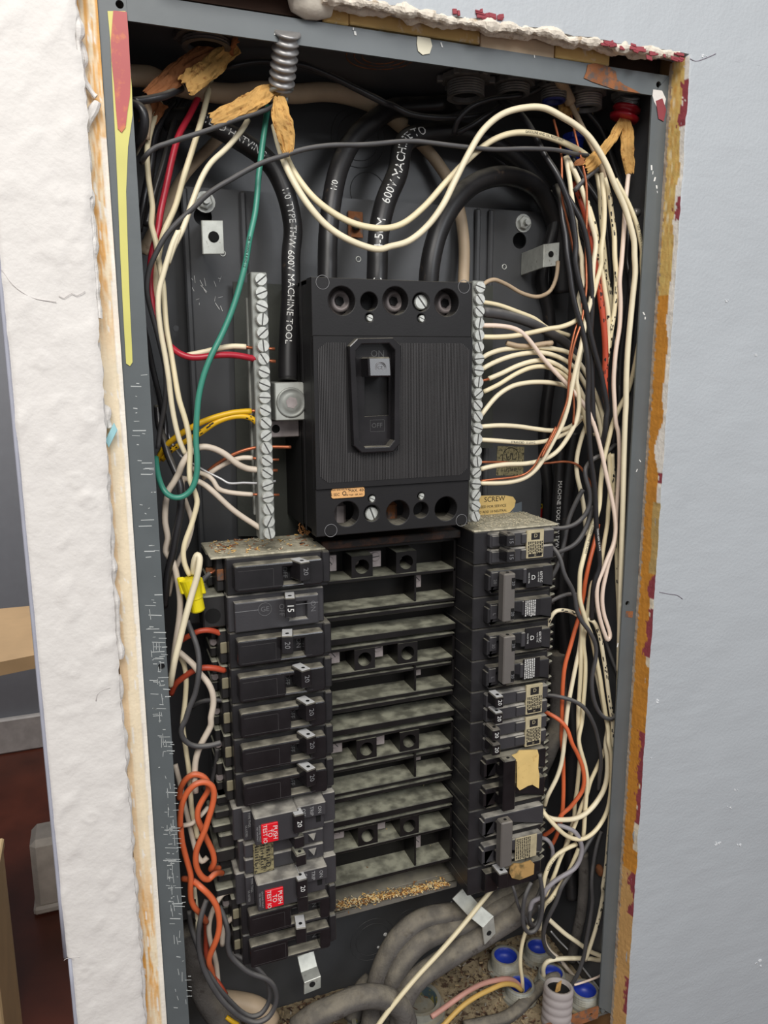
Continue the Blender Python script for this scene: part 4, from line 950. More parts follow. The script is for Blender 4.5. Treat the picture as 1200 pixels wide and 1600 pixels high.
slab('paper_label', tl, [], .0115, .0012, mat('stained_tan_label', px(176, 140, 86), .7, var=.2, col2=px(120, 100, 60), c2t=.55), t_, lab='stained tan paper label')

# ================================================================== BUS SUPPORT BETWEEN THE COLUMNS
bs_ = thing('bus_bar_support', 'dusty black plastic bus bar support with ledges between the two breaker columns', 'bus support', (.17, .07, -.60))
BX_0, BX_1 = .1160, .2255
def zy(y_, Y=.046): return at(690, y_, Y).z
q = MB(); q.box(BX_0, BX_1, .068, .0935, -.608, -.306); q.build('back_plate', 'bus', bs_)
q = MB(); q.box(BX_0, BX_1, .040, .069, zy(840), zy(828), .0008); q.build('top_ledge', mat('dark_rusty_ledge', px(74, 50, 38), .7, var=.3, col2=px(40, 36, 34), c2t=.5), bs_) 
A_ = ((841, 889), (991, 1028), (1127, 1163), (1260, 1293)); B_ = ((889, 935), (1028, 1073), (1171, 1206), (1304, 1343)); F_ = ((943, 976), (1081, 1112), (1214, 1248), (1343, 1350))
def ledge(y_, th, yf, yb=.070, nm='ledge', c=.0008):
    z_ = zy(y_, yf); q_ = MB(); q_.box(BX_0, BX_1 - .0012, yf, yb, z_ - th - .0012, z_, min(c, .0006)); q_.build(nm, 'bus', bs_); return z_
for k in range(4):
    for y_ in A_[k] + (B_[k][1],): ledge(y_, .0018, .0455)
    ledge(F_[k][0], .0026, .0470, .070, c=.0012)
    if k < 3: ledge(F_[k][1], .0042, .0440, .070, c=.002)
    if k in (1, 2): ledge((1036, 1171)[k - 1], .0016, .0475)
    z0, z1 = zy(A_[k][0]) - .0018, zy(A_[k][1]); hx = ((566, 884, 635, 876), (570, 1029, 637, 1019), (573, 1173, 640, 1158), (575, 1308, 640, 1292))[k]
    for j in (0, 1):
        c = at(hx[2 * j], hx[2 * j + 1], .0460); hw = .0082
        v, f = plate([(c.x - hw, z1 + .0002), (c.x + hw, z1 + .0002), (c.x + hw, z1 + .0165), (c.x - hw, z1 + .0165)], [(c.x, z1 + .0082, .0054)], .022)
        q_ = MB(); q_.add([(a, b + .0460, cc) for a, b, cc in v], f); q_.build('stab_block', 'bus', bs_)
        q_ = MB(); q_.lathe((c.x, .066, z1 + .0082), (0, -1, 0), [(.0035, 0), (.0030, .004)], 10, False); q_.build('stud', 'plate', bs_)
    for j, (dx0, dx1) in enumerate(((-.0285, -.0165), (.0082, .0185))):
        c = at(hx[0], hx[1], .0460); q_ = MB(); q_.box(c.x + dx0, c.x + dx1, .0560, .0690, z1 + .0040, z1 + .0162, .0004); pl = q_.build('stab_plate', 'plate', bs_)
        slotted((c.x + (dx0 + dx1) / 2, .0560, z1 + .0122), .0036, .9 - j, 'screw', 'plate', pl, .0012, 14)
    # lower row: long trough with one plate at the right
    z2, z3 = zy(A_[k][1]) - .0018, zy(B_[k][1]); xd = at(649, B_[k][1] - 15, .0460).x
    q_ = MB(); q_.box(xd - .0008, xd + .0008, .0460, .0690, z3, z2, .0003); q_.build('divider', 'bus', bs_); q_ = MB(); q_.box(BX_1 - .0032, BX_1 - .0012, .0455, .0690, z3, z0 + .0015, .0003); q_.build('bus_frame', 'bus', bs_)
    q_ = MB(); q_.box(xd + .0020, xd + .0100, .0580, .0690, z3 + .0070, z3 + .0190, .0004); pl = q_.build('stab_plate', 'plate', bs_)
    slotted((xd + .006, .0580, z3 + .0150), .0032, .8, 'screw', 'plate', pl, .0012, 14)
zs = at(612, 1403, .050).z
tr = thing('lower_tray', 'dusty grey steel tray edge holding golden debris below the bus support', 'tray', (.17, .07, zs))
q = MB(); q.box(.112, .232, .050, .094, zs - .002, zs, .0006); q.box(.112, .232, .050, .052, zs - .006, zs, .0006); q.box(.112, .232, .060, .0935, zs, zs + .0012, .0003)
q.build('shelf', mat('dusty_tray_steel', px(110, 106, 98), .8, var=.15, dust=.8, dcol=px(150, 144, 126)), tr)
def chips(region, Y0, Y1, Z, n, nm, lab, m, smin=.0006, smax=.003, zf=None, seed=1, cat='debris'):
    rnd = random.Random(seed); q_ = MB()
    for i in range(n):
        x_, y_ = rnd.uniform(*region), rnd.uniform(Y0, Y1)
        if callable(Z): 
            r_ = Z(x_, y_, rnd)
            if r_ is None: continue
            z_ = r_
        else: z_ = Z
        l_ = rnd.uniform(smin, smax); a_ = rnd.uniform(0, 3.14); w_ = l_ * rnd.uniform(.12, .45)
        u_ = Vector((math.cos(a_), math.sin(a_), rnd.uniform(-.35, .35))); v_ = Vector((-math.sin(a_), math.cos(a_), rnd.uniform(-.3, .3)))
        q_.cur = rnd.randrange(len(m)) if isinstance(m, list) else 0
        q_.obox(Vector((x_, y_, z_ + .0004 + rnd.uniform(0, .0006))), u_ * l_ / 2, v_ * w_ / 2, u_.cross(v_).normalized() * .0002)
    o_ = q_.build(nm, m); return tag(o_, lab, cat, None, 'stuff')
GD = [mat('golden_chip', px(232, 188, 112), .7, var=.25), mat('brown_chip', px(142, 96, 52), .8, var=.25), mat('pale_chip2', px(222, 204, 160), .7)]
TA, TB = atZ(545, 1416, zs), atZ(697, 1384, zs)
def ftray(x_, y_, rnd):
    c = TA.y + (TB.y - TA.y) * (x_ - TA.x) / (TB.x - TA.x)
    return zs + .0014 + rnd.uniform(0, .0012) if abs(y_ - c) < abs(rnd.gauss(0, .0030)) + .0012 and .122 < x_ < .222 else None
chips((.118, .226), TA.y - .010, TA.y + .012, ftray, 3600, 'debris', 'line of golden brown debris on the lower tray', GD, .0006, .0024, seed=3)
def fl0(x_, y_, rnd): return LT + .0013 if rnd.random() < .25 + .9 * max(0, nz(x_, y_, 0, 70)) else None
BR = [mat('pale_chip3', px(214, 204, 176), .8), mat('brown_flake', px(150, 100, 66), .8, var=.3), GD[0]]
chips((.040, .108), .026, .066, fl0, 420, 'debris', 'brown and cream flakes on top of the left breaker column', BR, .0006, .0034, seed=5)
chips((.229, .296), .024, .070, RT + .0013, 500, 'debris', 'pale dust and crumbs on top of the right breaker column', [BR[0], BR[0], mat('grey_crumb', px(170, 164, 146), .9)], .0004, .0012, seed=6)
chips((.150, .218), .050, .082, lambda x_, y_, rnd: rnd.choice([zy(1214, .047), zy(1248, .044), zy(1293), zy(1304), zy(1343)]) + .0002 if rnd.random() < .5 else None, 40, 'debris', 'few brown flakes on the lower ledges of the bus support', GD, .0006, .0026, seed=8)
# bit of nest at the foot of the main breaker
q = MB(); rnd = random.Random(9)
for i in range(40):
    c = at(478 + rnd.uniform(-9, 10), 826 + rnd.uniform(-8, 7), .05); a_ = rnd.uniform(0, 3.1)
    q.obox(c, Vector((math.cos(a_), 0, math.sin(a_))) * rnd.uniform(.0008, .003), Vector((0, .0008, 0)), Vector((-math.sin(a_), 0, math.cos(a_))) * .0004)
tag(q.build('debris', GD[1]), 'tuft of brown nest material at the lower left foot of the main breaker', 'debris', None, 'stuff')
# ================================================================== WIRES
NW = [0]
def W(lab, m, r, path, bare=None, txt=None, grp=None, nm='wire', cat='wire', n=8, tc='kprint', ts=None, marks=None, flat=None, bm='copper'):
    if cat == 'wire' and 1.2 < r < 3.5: r *= .88 * (.86 if m in ('orange', 'gwire') else 1)
    r_ = r / 1000.0; P_ = parse(path, r_); Q, R = spline(P_, r_, .005)
    q_ = MB(); q_.tube(Q, r_, n, True, 1.0, flat); o_ = q_.build(nm, m); tag(o_, lab, cat, grp)
    WL[o_.name] = o_.location.copy()
    if bare:
        for k, b_ in enumerate(bare if isinstance(bare, list) else [bare]):
            q_ = MB(); q_.tube(parse(b_, .001), min(r_ * .55, .0011), 6, True, .005); q_.build('bare_end', bm, o_)
    if txt:
        q_ = MB()
        for s_, pos in (txt if isinstance(txt, list) else [(txt, .5)]):
            L_ = sum((b - a).length for a, b in zip(Q, Q[1:])); fl = pos < 0
            text_on_tube(q_, s_, Q, r_, abs(pos) * L_, ts or r_ * 1.0, flip=False)
        q_.build('printed_lettering', tc, o_)
    if marks:      # worn black bars of print along the wire
        q_ = MB(); rnd = random.Random(marks); 
        view = Vector((-.3, -1, .1))
        for i in range(2, len(Q) - 2):
            if rnd.random() < .55:
                T = (Q[i + 1] - Q[i]).normalized(); n_ = (view - T * view.dot(T)).normalized(); b_ = n_.cross(T)
                for k in range(rnd.choice((1, 2, 2))):
                    a_ = rnd.uniform(-.7, .7); c_ = Q[i] + T * rnd.uniform(-.002, .002)
                    d_ = n_ * math.cos(a_) + b_ * math.sin(a_); e_ = d_.cross(T)
                    q_.obox(c_ + d_ * r_, T * rnd.uniform(.0005, .0016), e_ * rnd.uniform(.0002, .0005), d_ * .00012)
        o2 = q_.build('printed_marks', tc, o_); o2['kind'] = 'stuff'
    NW[0] += 1
    return o_, Q
RG = None
# ---- the four heavy service cables and the big cream cable, behind everything at the top
W('thick black service cable arching down to the aluminium lug, white print along it', 'bcable', 6.4, 'G 330,520,78 560,500 760,560,66 M 640,600,62 702,700,58 738,850,55 748,1000 O 905,0,52 905,200 893,420,48 888,560 888,690,44', txt=[('FIELD HATVING', .22), ('1/0 TYPE THW 600V MACHINE TOOL', .66)], tc='wprint', ts=.0062, nm='cable', cat='cable', n=14)
W('thick black cable curving up from the first pole of the main breaker', 'bcable', 6.8, 'M 866,1120,50 868,1020,52 870,900,56 885,750,60 915,620,66 975,510,72 1060,440,78 1180,408,84 N 40,405 120,400,86 230,392,80 290,372,70', txt=[('1/0', .34)], tc='wprint', ts=.006, nm='cable', cat='cable', n=14)
W('thick black cable with white 600V MACHINE TOOL print curving up from the middle pole', 'bcable', 7.4, 'M 1052,1120,46 1055,1000,48 1060,880,52 1085,760,57 1130,650,62 1200,575,68 N 80,530,72 180,500,78 300,500,82 420,545,86 520,620,90 600,720,94', txt=[('5C', .03), ('4-56M', .16), ('600V MACHINE TO', .38)], tc='wprint', ts=.0085, nm='cable', cat='cable', n=14)
W('thick black cable in a wide arch from the right pole into the right gutter', 'bcable', 7.2, 'N 165,1120,44 172,1000,44 200,880,46 255,770,50 330,695,56 420,662,62 500,668,70 570,705,78 620,780,84 650,880,88 660,1000,90 665,1100', nm='cable', cat='cable', n=14)
W('thick cream cable running across the top behind the flexible conduit', 'tan', 6.2, 'F 196,118,60 235,120 M 230,300,62 330,328,64 420,345,66 520,352 620,342,68 740,352,74 860,345,80 960,362,86 1060,400,92 1150,470,98', txt=[('MARKS', .16)], nm='cable', cat='cable', n=14, ts=.0066)
W('cream cable dropping behind the heavy cables to the right of the main breaker', 'tan', 4.4, 'N 60,470,98 130,530,98 200,610,96 255,700,92 285,800,88 300,920,84 298,1050,80 296,1110,76', nm='cable', cat='cable', n=12)
W('dull tan flat cable slanting behind the red wire at upper left', 'tan', 4.6, 'G 840,690,92 700,830 520,1030,94 380,1280 250,1520,96 130,1750', nm='cable', cat='cable', flat=.5)
# ---- cream loop pair from the flexible conduit
W('long cream wire, the lower of two hanging loops, arching over and down the right edge', 'ivory', 2.4, 'M 668,470,30 690,560,24 720,640,18 790,760,13 870,850,11 960,905 1060,935,10 1150,930 N 20,925 90,905 160,850 220,770 265,680,9 310,590 370,490,8 440,430 520,405 600,405,7 680,430 A 120,200,6 240,275 350,370 430,480 520,640 600,830 680,1010 735,1180 775,1350 798,1500 B 838,0,6 845,150 825,350 800,600 775,880 762,1150 758,1400 C 812,0,6 802,300 795,600 788,900 780,1200 772,1550,7 D 770,50 765,300 758,600 752,880,9')
W('cream wire, the upper of two hanging loops, printed, ending at the torn kraft paper', 'cream', 2.35, 'M 680,480,34 715,590,26 755,665,22 820,745,18 900,805 980,842,16 1070,860 1150,835 N 0,856,15 70,838 150,775 235,680 315,598 400,530,16 470,502 540,498 610,512,18 680,538 740,570,20 790,610,24', txt=[('GASOLINE AND OIL RESISTANT', .83)], ts=.0022)
W('cream wire with black type lettering close against the right side of the box', 'cream', 1.9, 'A 600,770,10 650,860 700,950 750,1060,9 795,1180 825,1300 848,1440,8 852,1600 B 905,60,8 912,200 915,400', txt=[('NO THHN TYPE AWG', .55)], ts=.0026)
# ---- black and green single wires crossing at the top
W('thin black wire from the flexible conduit sweeping left across the red wire', 'gwire', 1.9, 'M 690,370,26 660,400,24 600,425,20 520,450,18 450,478,16 390,498 320,520,15 260,540,14 220,555 190,580,16 170,610,22')
W('long grey-black wire crossing the whole upper box from the left gutter to the kraft paper', 'gwire', 2.0, 'N 765,583,20 720,578,18 640,562,15 540,558,13 400,560,12 250,545 120,530 20,527 M 1130,532,12 1000,543 880,545 780,560 700,585,13 620,612 520,665 430,720,14 370,775,16 310,830 265,880,18 225,950,20 200,1010,22 190,1080,24 H 60,640,24 90,820,26 140,1000 190,1200,28 240,1420,30 260,1600 I 175,0,30 160,200 120,420,36 100,600', txt=None)
W('black wire at the very top dipping between the conduit and the heavy cables', 'bwire', 2.3, 'M 440,265,55 500,250,48 600,232,44 700,235,40 780,245,38 880,285 980,335,40 1080,385,44 1180,425,50 N 30,395,52 90,425,54 180,440,56 280,440,58 380,430,60')
W('black wire emerging left of the brown kraft paper', 'bwire', 2.6, 'M 140,380,24 200,372 260,358,30 320,330,40')
W('green wire looping down the left side in front of the white wires', 'green', 2.1, 'M 645,400,40 638,440,34 625,540,30 610,660,27 598,790,24 575,900,20 553,1000 O 655,30,17 620,170 575,310,15 520,440 465,550,13 425,650 395,770,12 382,900 378,1020,11 385,1150,10 378,1230 350,1300 300,1338 250,1340 210,1315,12 180,1260,16 162,1190,22 155,1120,30', txt=[('OR THWN AWG 12', .33)], ts=.0022)
# connectors' loops at the top right
W('black wire arching over the connectors at upper right', 'bwire', 2.1, 'N 262,500,50 275,455,44 320,405,40 400,372,38 480,362 560,345,40 615,310,46 632,285,52')
W('black wire slanting beneath the arched black one at upper right', 'bwire', 2.1, 'N 272,500,60 330,470,56 400,420,54 450,385 510,345,58')
W('thick tan cable stub coming down with a cut collar at upper right', 'tan', 4.0, 'N 655,285,44 680,340,40 700,385,38', nm='cable', cat='cable')
W('tan wire dropping from the cut collar behind the cream loop', 'tan', 2.2, 'N 695,375,38 740,470,34 800,590,26 830,680,30 850,760,34')
W('black wire beside the blue bushing running down the gutter', 'bwire', 2.2, 'A 250,70,50 340,150 430,250,46 500,370 550,520,44 600,680 640,790,40 690,960,38 720,1300,34 715,1600 B 770,50,34 795,220,34 780,420 740,700,36 710,950 700,1250,38 690,1550 C 690,100,40 650,500,44')
W('short pale stub wire below the upper right connector', 'tan', 1.9, 'A 362,60,70 375,120 382,200')
# ---- wires of the left gutter, upper
W('cream wire furthest left, falling past the yellow paint run into the yellow wire connector', 'cream', 2.0, 'M 242,385,60 210,470,54 192,560,48 196,660,44 212,780,40 230,900,36 H 105,0,34 150,180,30 190,430 222,600,26 240,850,24 258,1050 300,1280,22 360,1560 I 268,0,20 300,160,19 350,320 385,470 398,620,17 392,780,16 400,900,15 440,1000,16 462,1090 440,1200,17 400,1330 355,1450 338,1560 J 275,20,17 290,130 335,230')
W('cream wire beside the red wire, second from the left at the top', 'cream', 2.1, 'M 432,290,66 415,370,58 395,450,52 365,550,48 330,660,44 295,780,38 262,890,34 250,960,30 H 240,60,34 200,200,34 165,400,36 145,620,36 140,760,38')
W('cream wire from the kraft paper bending down in front of the left gutter', 'ivory', 1.9, 'M 570,450,38 545,490,32 490,555,26 430,612,22 395,670,20 360,760,18 325,860,16 290,930 268,990,15 H 385,60,15 325,180 275,330,14 220,520 180,680 175,850 200,1080,15 245,1330 280,1560 I 208,40,18 225,180 262,380,20 305,540 355,650,22')
W('red wire running down the left gutter and across to the left terminal bar', 'red', 2.3, 'G 650,310,64 560,490,56 470,660,50 415,850,46 360,1100,42 300,1380,38 280,1520 H 150,150,36 105,340 95,560,36 110,760 155,980,34 220,1140,30 300,1225,26 400,1300,22 520,1335,20 O 510,550,18 580,550 650,560,20 708,573,22', bare='O 700,571,22 760,580,24 820,586')
W('white wire lying against the red one on its way to the left terminal bar', 'ivory', 2.0, 'O 330,552,27 430,532,24 500,515,22 580,502 655,505,22', bare='O 650,505,22 700,512 760,514,24 815,516')
W('upper yellow wire into the left terminal bar', 'yellow', 2.1, 'O 685,862,22 600,868,22 520,885,23 430,915,25 330,965,28 250,1020,32 190,1080,38 160,1150,46', bare='O 680,861,22 720,860')
W('lower yellow wire with black marks into the left terminal bar', 'yellow', 2.1, 'O 718,930,24 690,905,23 640,890,22 560,898 480,930,24 400,985,27 320,1030,31 240,1080,36 190,1130,42', marks=4)
W('bare copper wire slanting up to the left terminal bar', 'copper', 1.1, 'O 430,1210,34 480,1165,30 580,1105,26 660,1075,24 730,1062,24 800,1060 905,1062', nm='bare_wire')
W('tan wire beneath the bare copper one at the left terminal bar', 'white', 1.8, 'O 415,1235,32 480,1190,29 560,1145,26 630,1122,24 690,1122', bare='O 685,1122,24 760,1130 838,1132')
W('thick white wire arching over to the left terminal bar and back down the gutter', 'white', 2.3, 'O 722,1188,23 660,1180,22 600,1150,20 545,1105,19 470,1068,18 400,1062,18 340,1100 300,1160,19 285,1220,21 I 290,830,22 240,920,24 195,990 170,1120,26 165,1280 190,1430,26 210,1560 J 110,10,26 180,110,24 222,280 245,470,23 238,620 215,780,22 190,950,24 170,1150,28', bare='O 720,1188,23 760,1190 830,1192')
W('white wire slanting down to the lowest screw of the left terminal bar', 'white', 2.1, 'O 742,1518,24 700,1490,23 640,1452,22 570,1400,21 500,1335 440,1282,22 395,1255,24 330,1238,28 270,1250,34', bare='O 738,1516,24 760,1525')
W('thin white wire with a kink into the left terminal bar', 'white', 1.8, 'O 690,1325,24 620,1320,23 540,1308 500,1290,22 475,1250 445,1222,24 400,1205,28 350,1175,32', bare='O 686,1325,24 760,1325 840,1327')
W('thin silvery bare strand crossing the left gutter to the terminal bar', mat('tinned_wire', px(190, 190, 190), .4, .4), .8, 'I 62,0,50 95,140 130,265 175,420,46 235,560 310,668,40 O 370,1160,34 430,1195,30 520,1240,26 560,1262,24 640,1260 735,1262 820,1250', nm='bare_wire')
W('thick black wire down the left gutter inside the green loop', 'bwire', 2.7, 'I 95,200,48 110,380,44 150,500,38 200,670,32 262,810,27 305,930,24 315,1080,22 300,1230 265,1400,22 235,1580 J 175,30,22 135,190 112,380,24 100,520,28')
W('white wire inside the left gutter crossing behind the green loop', 'white', 1.9, 'I 330,850,28 322,950 345,1060,28 385,1170 415,1280,30 395,1400,32 360,1500 310,1600,34 J 170,260,34 140,420')
W('black wire hugging the left flange at mid height', 'bwire', 2.0, 'H 20,1000,30 70,1200,34 110,1400,38 140,1600 I 90,20,40 120,150,42 160,330,44 175,520,40')
W('black wire with a worn silvery highlight just right of the red paint tongue', 'bwire', 3.0, 'G 30,370,16 95,390,14 140,450,13 152,560,14 125,680,18 80,760,24 50,820,32')
for i, (pth, lb) in enumerate((('G 430,330,74 330,480,70 240,680,66 215,900,62 150,1250,58 100,1550', 'black wire left of the red wire, the upper one of two'), ('G 540,320,76 450,480,72 390,680,66 330,920,60 245,1200,54 170,1500,50', 'dark grey wire directly left of the red wire'), ('G 300,560,86 240,800,84 200,1100,82 160,1500,80', 'black wire deepest behind the red wire'))):
    W(lb, 'bwire', 2.6, pth)
W('tan cable passing behind the upper left wires', 'tan', 2.4, 'G 150,340,40 190,420,42 180,560,44 170,700,46')
# ---- left gutter, lower
W('ivory wire folded over beside the yellow wire connector', 'ivory', 2.4, 'J 375,215,15 372,150,13 385,75,11 408,42,10 425,70,9 420,150,8 398,260 365,370 325,510 280,680 235,860 195,1020,9 165,1180,12 152,1250,16')
W('dark wire with a copper end into the topmost left breaker', 'gwire', 2.4, 'J 445,290,26 480,250,28 520,215,30', bare='J 515,218,30 560,190,32 605,160,34')
W('dark grey wire bending right in front of the lower left gutter', 'gwire', 2.4, 'J 310,650,22 345,740,20 385,840,17 412,940,15 422,1050,13 412,1180,12 380,1340 330,1460 295,1570,12 K 205,30,12 195,80 212,135 260,185 330,212 420,212 500,198 560,180,14')
W('pinkish white wire curving right beside the left breakers', 'white', 2.4, 'J 235,940,28 300,995,25 370,1060,22 430,1140,20 500,1220,18 545,1320,17 552,1430 530,1550,17 K 470,20,18 420,120,19 360,240,20 328,360 322,500,21 330,640')
W('cream wire hanging straight inside the lower left gutter', 'cream', 2.0, 'J 225,960,34 275,1040,32 300,1160,30 298,1300 285,1450,30 268,1590 K 215,80,30 240,250 268,440,28 282,620,28 295,800 330,960,28 350,1060')
W('dull white wire leaning through the orange loops', 'white', 2.1, 'K 140,380,36 185,560,34 230,760,32 270,930,30 310,1100,29 345,1220,28 390,1280,27 440,1240,27')
W('short dull white wire crossing the others low in the left gutter', 'white', 1.9, 'K 200,948,24 290,930,22 340,890,22 400,830,24 440,780,28')
W('red wire into the third left breaker', 'brick', 2.2, 'J 645,785,32 580,755,30 500,738,28 420,748,28 340,785,30 270,825,34 190,880,40')
W('red wire with a bare tip into the fourth left breaker', 'brick', 2.4, 'J 655,1112,28 590,1095,26 500,1085,25 430,1092,26 350,1125,28 270,1180,30 200,1240,32 160,1330,36', bare='J 650,1112,28 675,1112')
W('dark wire into the fifth left breaker', 'gwire', 2.1, 'J 690,1400,34 600,1388,34 500,1388,36 420,1410,40 360,1450,46')
W('dark grey wire dropping behind the orange loops', 'gwire', 2.2, 'K 530,230,44 520,350,44 500,450,46 475,540,48 400,620,52')
W('big orange loop in front of the lower left gutter', 'orange', 2.7, 'K 185,960,14 188,850,12 210,730,10 260,630,9 330,565,8 410,545 480,580 500,660 480,780 450,880,9 415,990,9 375,1080 340,1170 330,1270,10 350,1360 400,1430,12 450,1445 495,1405,16 545,1385,24 575,1388,30')
W('second orange loop partly behind the big one', 'orange', 2.7, 'K 178,700,24 190,610,22 235,525,20 310,475,18 390,490 440,545,17 445,620 400,700,18 355,790,18 350,880 390,980,18 440,1090,18 490,1200 500,1290,20 470,1350,24 500,1345,30 550,1340,34')
W('orange wire bent outward at the bottom left of the box', 'orange', 2.7, 'K 188,930,18 205,1100,16 245,1260 285,1410,15 290,1560 L 125,30,15 130,180 170,270,17 235,335,22 300,430,30')
W('orange wire arched beside the lowest left breakers', 'orange', 2.8, 'K 210,1440,24 300,1455,18 400,1510,13 L 240,45,11 340,140 410,250,10 440,380 440,500 415,610,11 370,720 335,810,14 330,880,16 355,960,22 385,1080,30')
W('dark red wire low in the left gutter behind the black loops', 'brick', 2.4, 'L 290,380,46 300,560,44 300,760,42 340,940,40 400,1060,38 460,1150,36 510,1230,40')
W('outer black loop hanging at the bottom left of the box', 'gwire', 2.5, 'L 305,180,18 262,300,16 225,450,14 212,600 225,760 265,920,13 340,1090,12 440,1250 560,1385,11 700,1490 860,1535 980,1480 1050,1370,12 1072,1240 1030,1120,13 950,1050 850,1015 750,970,14 640,880,15 565,790 535,670,16 540,560 520,460,17 480,340,20 445,260,24')
W('inner black loop hanging at the bottom left of the box', 'gwire', 2.4, 'L 110,300,30 130,480,28 190,660,24 260,850,20 330,1000,19 430,1150,18 560,1300 690,1420 800,1470 900,1440 980,1330 1000,1200,20 975,1090,21 900,980,22 800,890,24 680,820,27 590,770,32')
W('grey-white wire bowed behind the orange wire at the bottom left', 'white', 2.2, 'L 560,85,36 480,120 410,220,34 350,360 328,500,34 345,640 380,760,36 410,900,38 430,1100,40')
W('short grey-white wire into the second lowest left breaker', 'white', 2.2, 'L 665,365,32 590,385 520,440,34 485,540,36 475,680,38')
W('printed white wire straight down between the orange wires', 'ivory', 1.8, 'L 165,40,28 180,180 195,330,28 205,500 215,640,30', marks=12)
W('thick dusty sheathed cable at the bottom left corner', 'gcable', 10.0, 'L 90,480,54 130,700,52 190,950,50 270,1180,48 380,1370,46 480,1500,45 560,1640', nm='cable', cat='cable', n=14)
W('thick tan cable crossing under the black loops at the bottom left', 'tan', 8.5, 'L 430,1300,74 560,1310,70 700,1330,66 840,1370,62 940,1440,60 1010,1540,58', nm='cable', cat='cable', n=14)
W('thin yellow-orange wire at the bottom edge below the black loops', 'yellow', 1.9, 'L 520,1475,34 580,1520,32 650,1560')
# yellow wire connector
a, b = parse('J 332,252,15 412,562', .004)
q = MB(); d = (b - a).length; q.lathe(a, b - a, [(.0035, 0), (.0068, .0005), (.0062, .006), (.0054, .0125), (.0054, .014), (.0050, .0145), (.0047, d - .001), (.0040, d)], 20, False)
a1 = (b - a).normalized(); sd = a1.orthogonal().normalized()
for k in range(2):
    s_ = sd if k else -sd; q.obox(a + a1 * .0055 + Vector((1, 0, -.1)) * (.0055 if k else -.0055), Vector((.0024, 0, 0)), Vector((0, .0012, 0)), a1 * .0058, .0008)
tag(q.build('wire_connector', 'nut'), 'bright yellow winged wire connector beside the topmost left breakers', 'wire connector')

# ---- neutral wires into the right terminal bar
ORD = {1: 'topmost', 2: 'second', 3: 'third', 5: 'fifth', 7: 'seventh', 8: 'eighth', 9: 'ninth', 10: 'tenth', 11: 'twelfth', 13: 'thirteenth', 14: 'fourteenth', 17: 'seventeenth', 19: 'nineteenth'}
def NRW(k, word, path, m='ivory', r=2.0, **kw): W('%s wire into the %s screw of the right terminal bar' % (word, ORD[k]), m, r, path, **kw)
NRW(1, 'thin tan', 'P 100,178,24 130,145,26 175,127,28 240,150,32 330,200,36 415,218,38 480,185,40 512,110,42 520,30,46', 'tan', 1.7)
NRW(2, 'cream', 'P 105,245,24 200,262,26 300,297,28 400,338,30 455,380,32 510,402,34 580,425,36', 'cream', 1.8)
NRW(3, 'thick black', 'P 120,300,24 200,310,25 300,333,27 400,370,30 480,415,33 560,465,37 620,540,42', 'gwire', 3.6, bare='P 125,300,24 105,298,24')
W('long pinkish white wire with a tight U bend low in the right gutter', 'pinkw', 1.9, 'P 105,372,24 200,374,22 270,384,21 320,405,20 370,455,19 430,535 500,615,18 580,700,17 655,790,16 C 490,0,15 540,140,14 590,330 632,530,13 678,730 710,900,12 722,1050 700,1190,11 650,1310 595,1450 D 560,60,10 548,180 560,310,10 590,440 625,545 650,590 670,560,11 655,480 618,370,13 598,240 605,120 620,30,14 C 625,1500,14 660,1350,14 705,1200 722,1050,15 730,880,16 742,700,16 755,500,15 758,320 745,140,14 722,-10 B 668,1560,14 652,1350,13 645,1150 665,880 700,650 708,430 700,230 715,80,13 A 665,1450,13 680,1250 690,1050,14 705,880,15 722,730,17')
NRW(5, 'cream', 'P 105,433,24 180,434,22 280,428,21 380,410,20 480,388,18 B 130,662,17 230,632,15 320,580,14 390,500 450,380,13 490,230 530,80 A 470,1450,12 492,1250 500,1050,13 490,880,14 470,720,18', 'cream', 2.0)
W('short cut stub of cream wire lying among the right terminal wires', 'tan', 2.0, 'P 245,465,24 300,480,23 370,482 440,470,23 490,465', marks=5)
NRW(7, 'cream', 'P 105,552,24 150,525,24 220,502,25 320,492,26 420,490,26 500,498,27 580,520,28 640,580,30 690,670 740,790,32 770,920 C 620,250,34')
NRW(8, 'ivory', 'P 110,608,24 170,575,24 260,540,24 360,520,24 450,520,25 530,545,26 600,590,27 650,660,28 700,760,29 740,880,30 755,980,32', bare=None)
NRW(9, 'ivory', 'P 150,658,23 220,628,23 300,590,23 380,565,23 450,560,23 520,585,24 590,640,25 640,720,26 690,840,27 720,960,30', bare='P 155,658,23 100,672,24')
NRW(10, 'cream', 'P 122,728,23 200,690,22 290,635,22 370,600,22 440,592,22 510,612,23 580,665,24 620,740,25 660,860,26 690,980', 'cream', 1.9)
NRW(11, 'cream', 'P 108,855,24 150,800,24 200,745,24 270,700,24 350,680 440,676,24 520,685,25 580,705,27 630,760,29 655,840,30 C 455,60,30 420,160 385,280 362,400,31 365,540 395,680,32 425,830 440,980 450,1100,33', 'ivory', 2.0)
NRW(13, 'cream', 'P 105,914,24 200,908,23 300,912 400,926 490,935,23 570,922,24 630,880,26 670,830,28', 'ivory', 1.9)
NRW(14, 'printed cream', 'P 105,984,24 200,990,23 300,998 400,1000,23 480,985,23 560,950,25 620,900,27 660,850,30', 'ivory', 1.9, txt=[('STRANDED  10 AWG', .35)], ts=.0022)
NRW(17, 'thick cream', 'P 105,1142,24 160,1128,22 250,1116,21 350,1112,20 440,1092,19 510,1052,18 565,985,17 600,900,16 C 385,30,16 B 300,1520,15 325,1380,15 318,1250,15 300,1140 320,1000,15 350,850 365,720,15 B 340,560,16 320,400,17 360,250,18 350,80,19 A 290,1500,19 245,1300,20 225,1120 200,950,20 175,750 140,560,24')
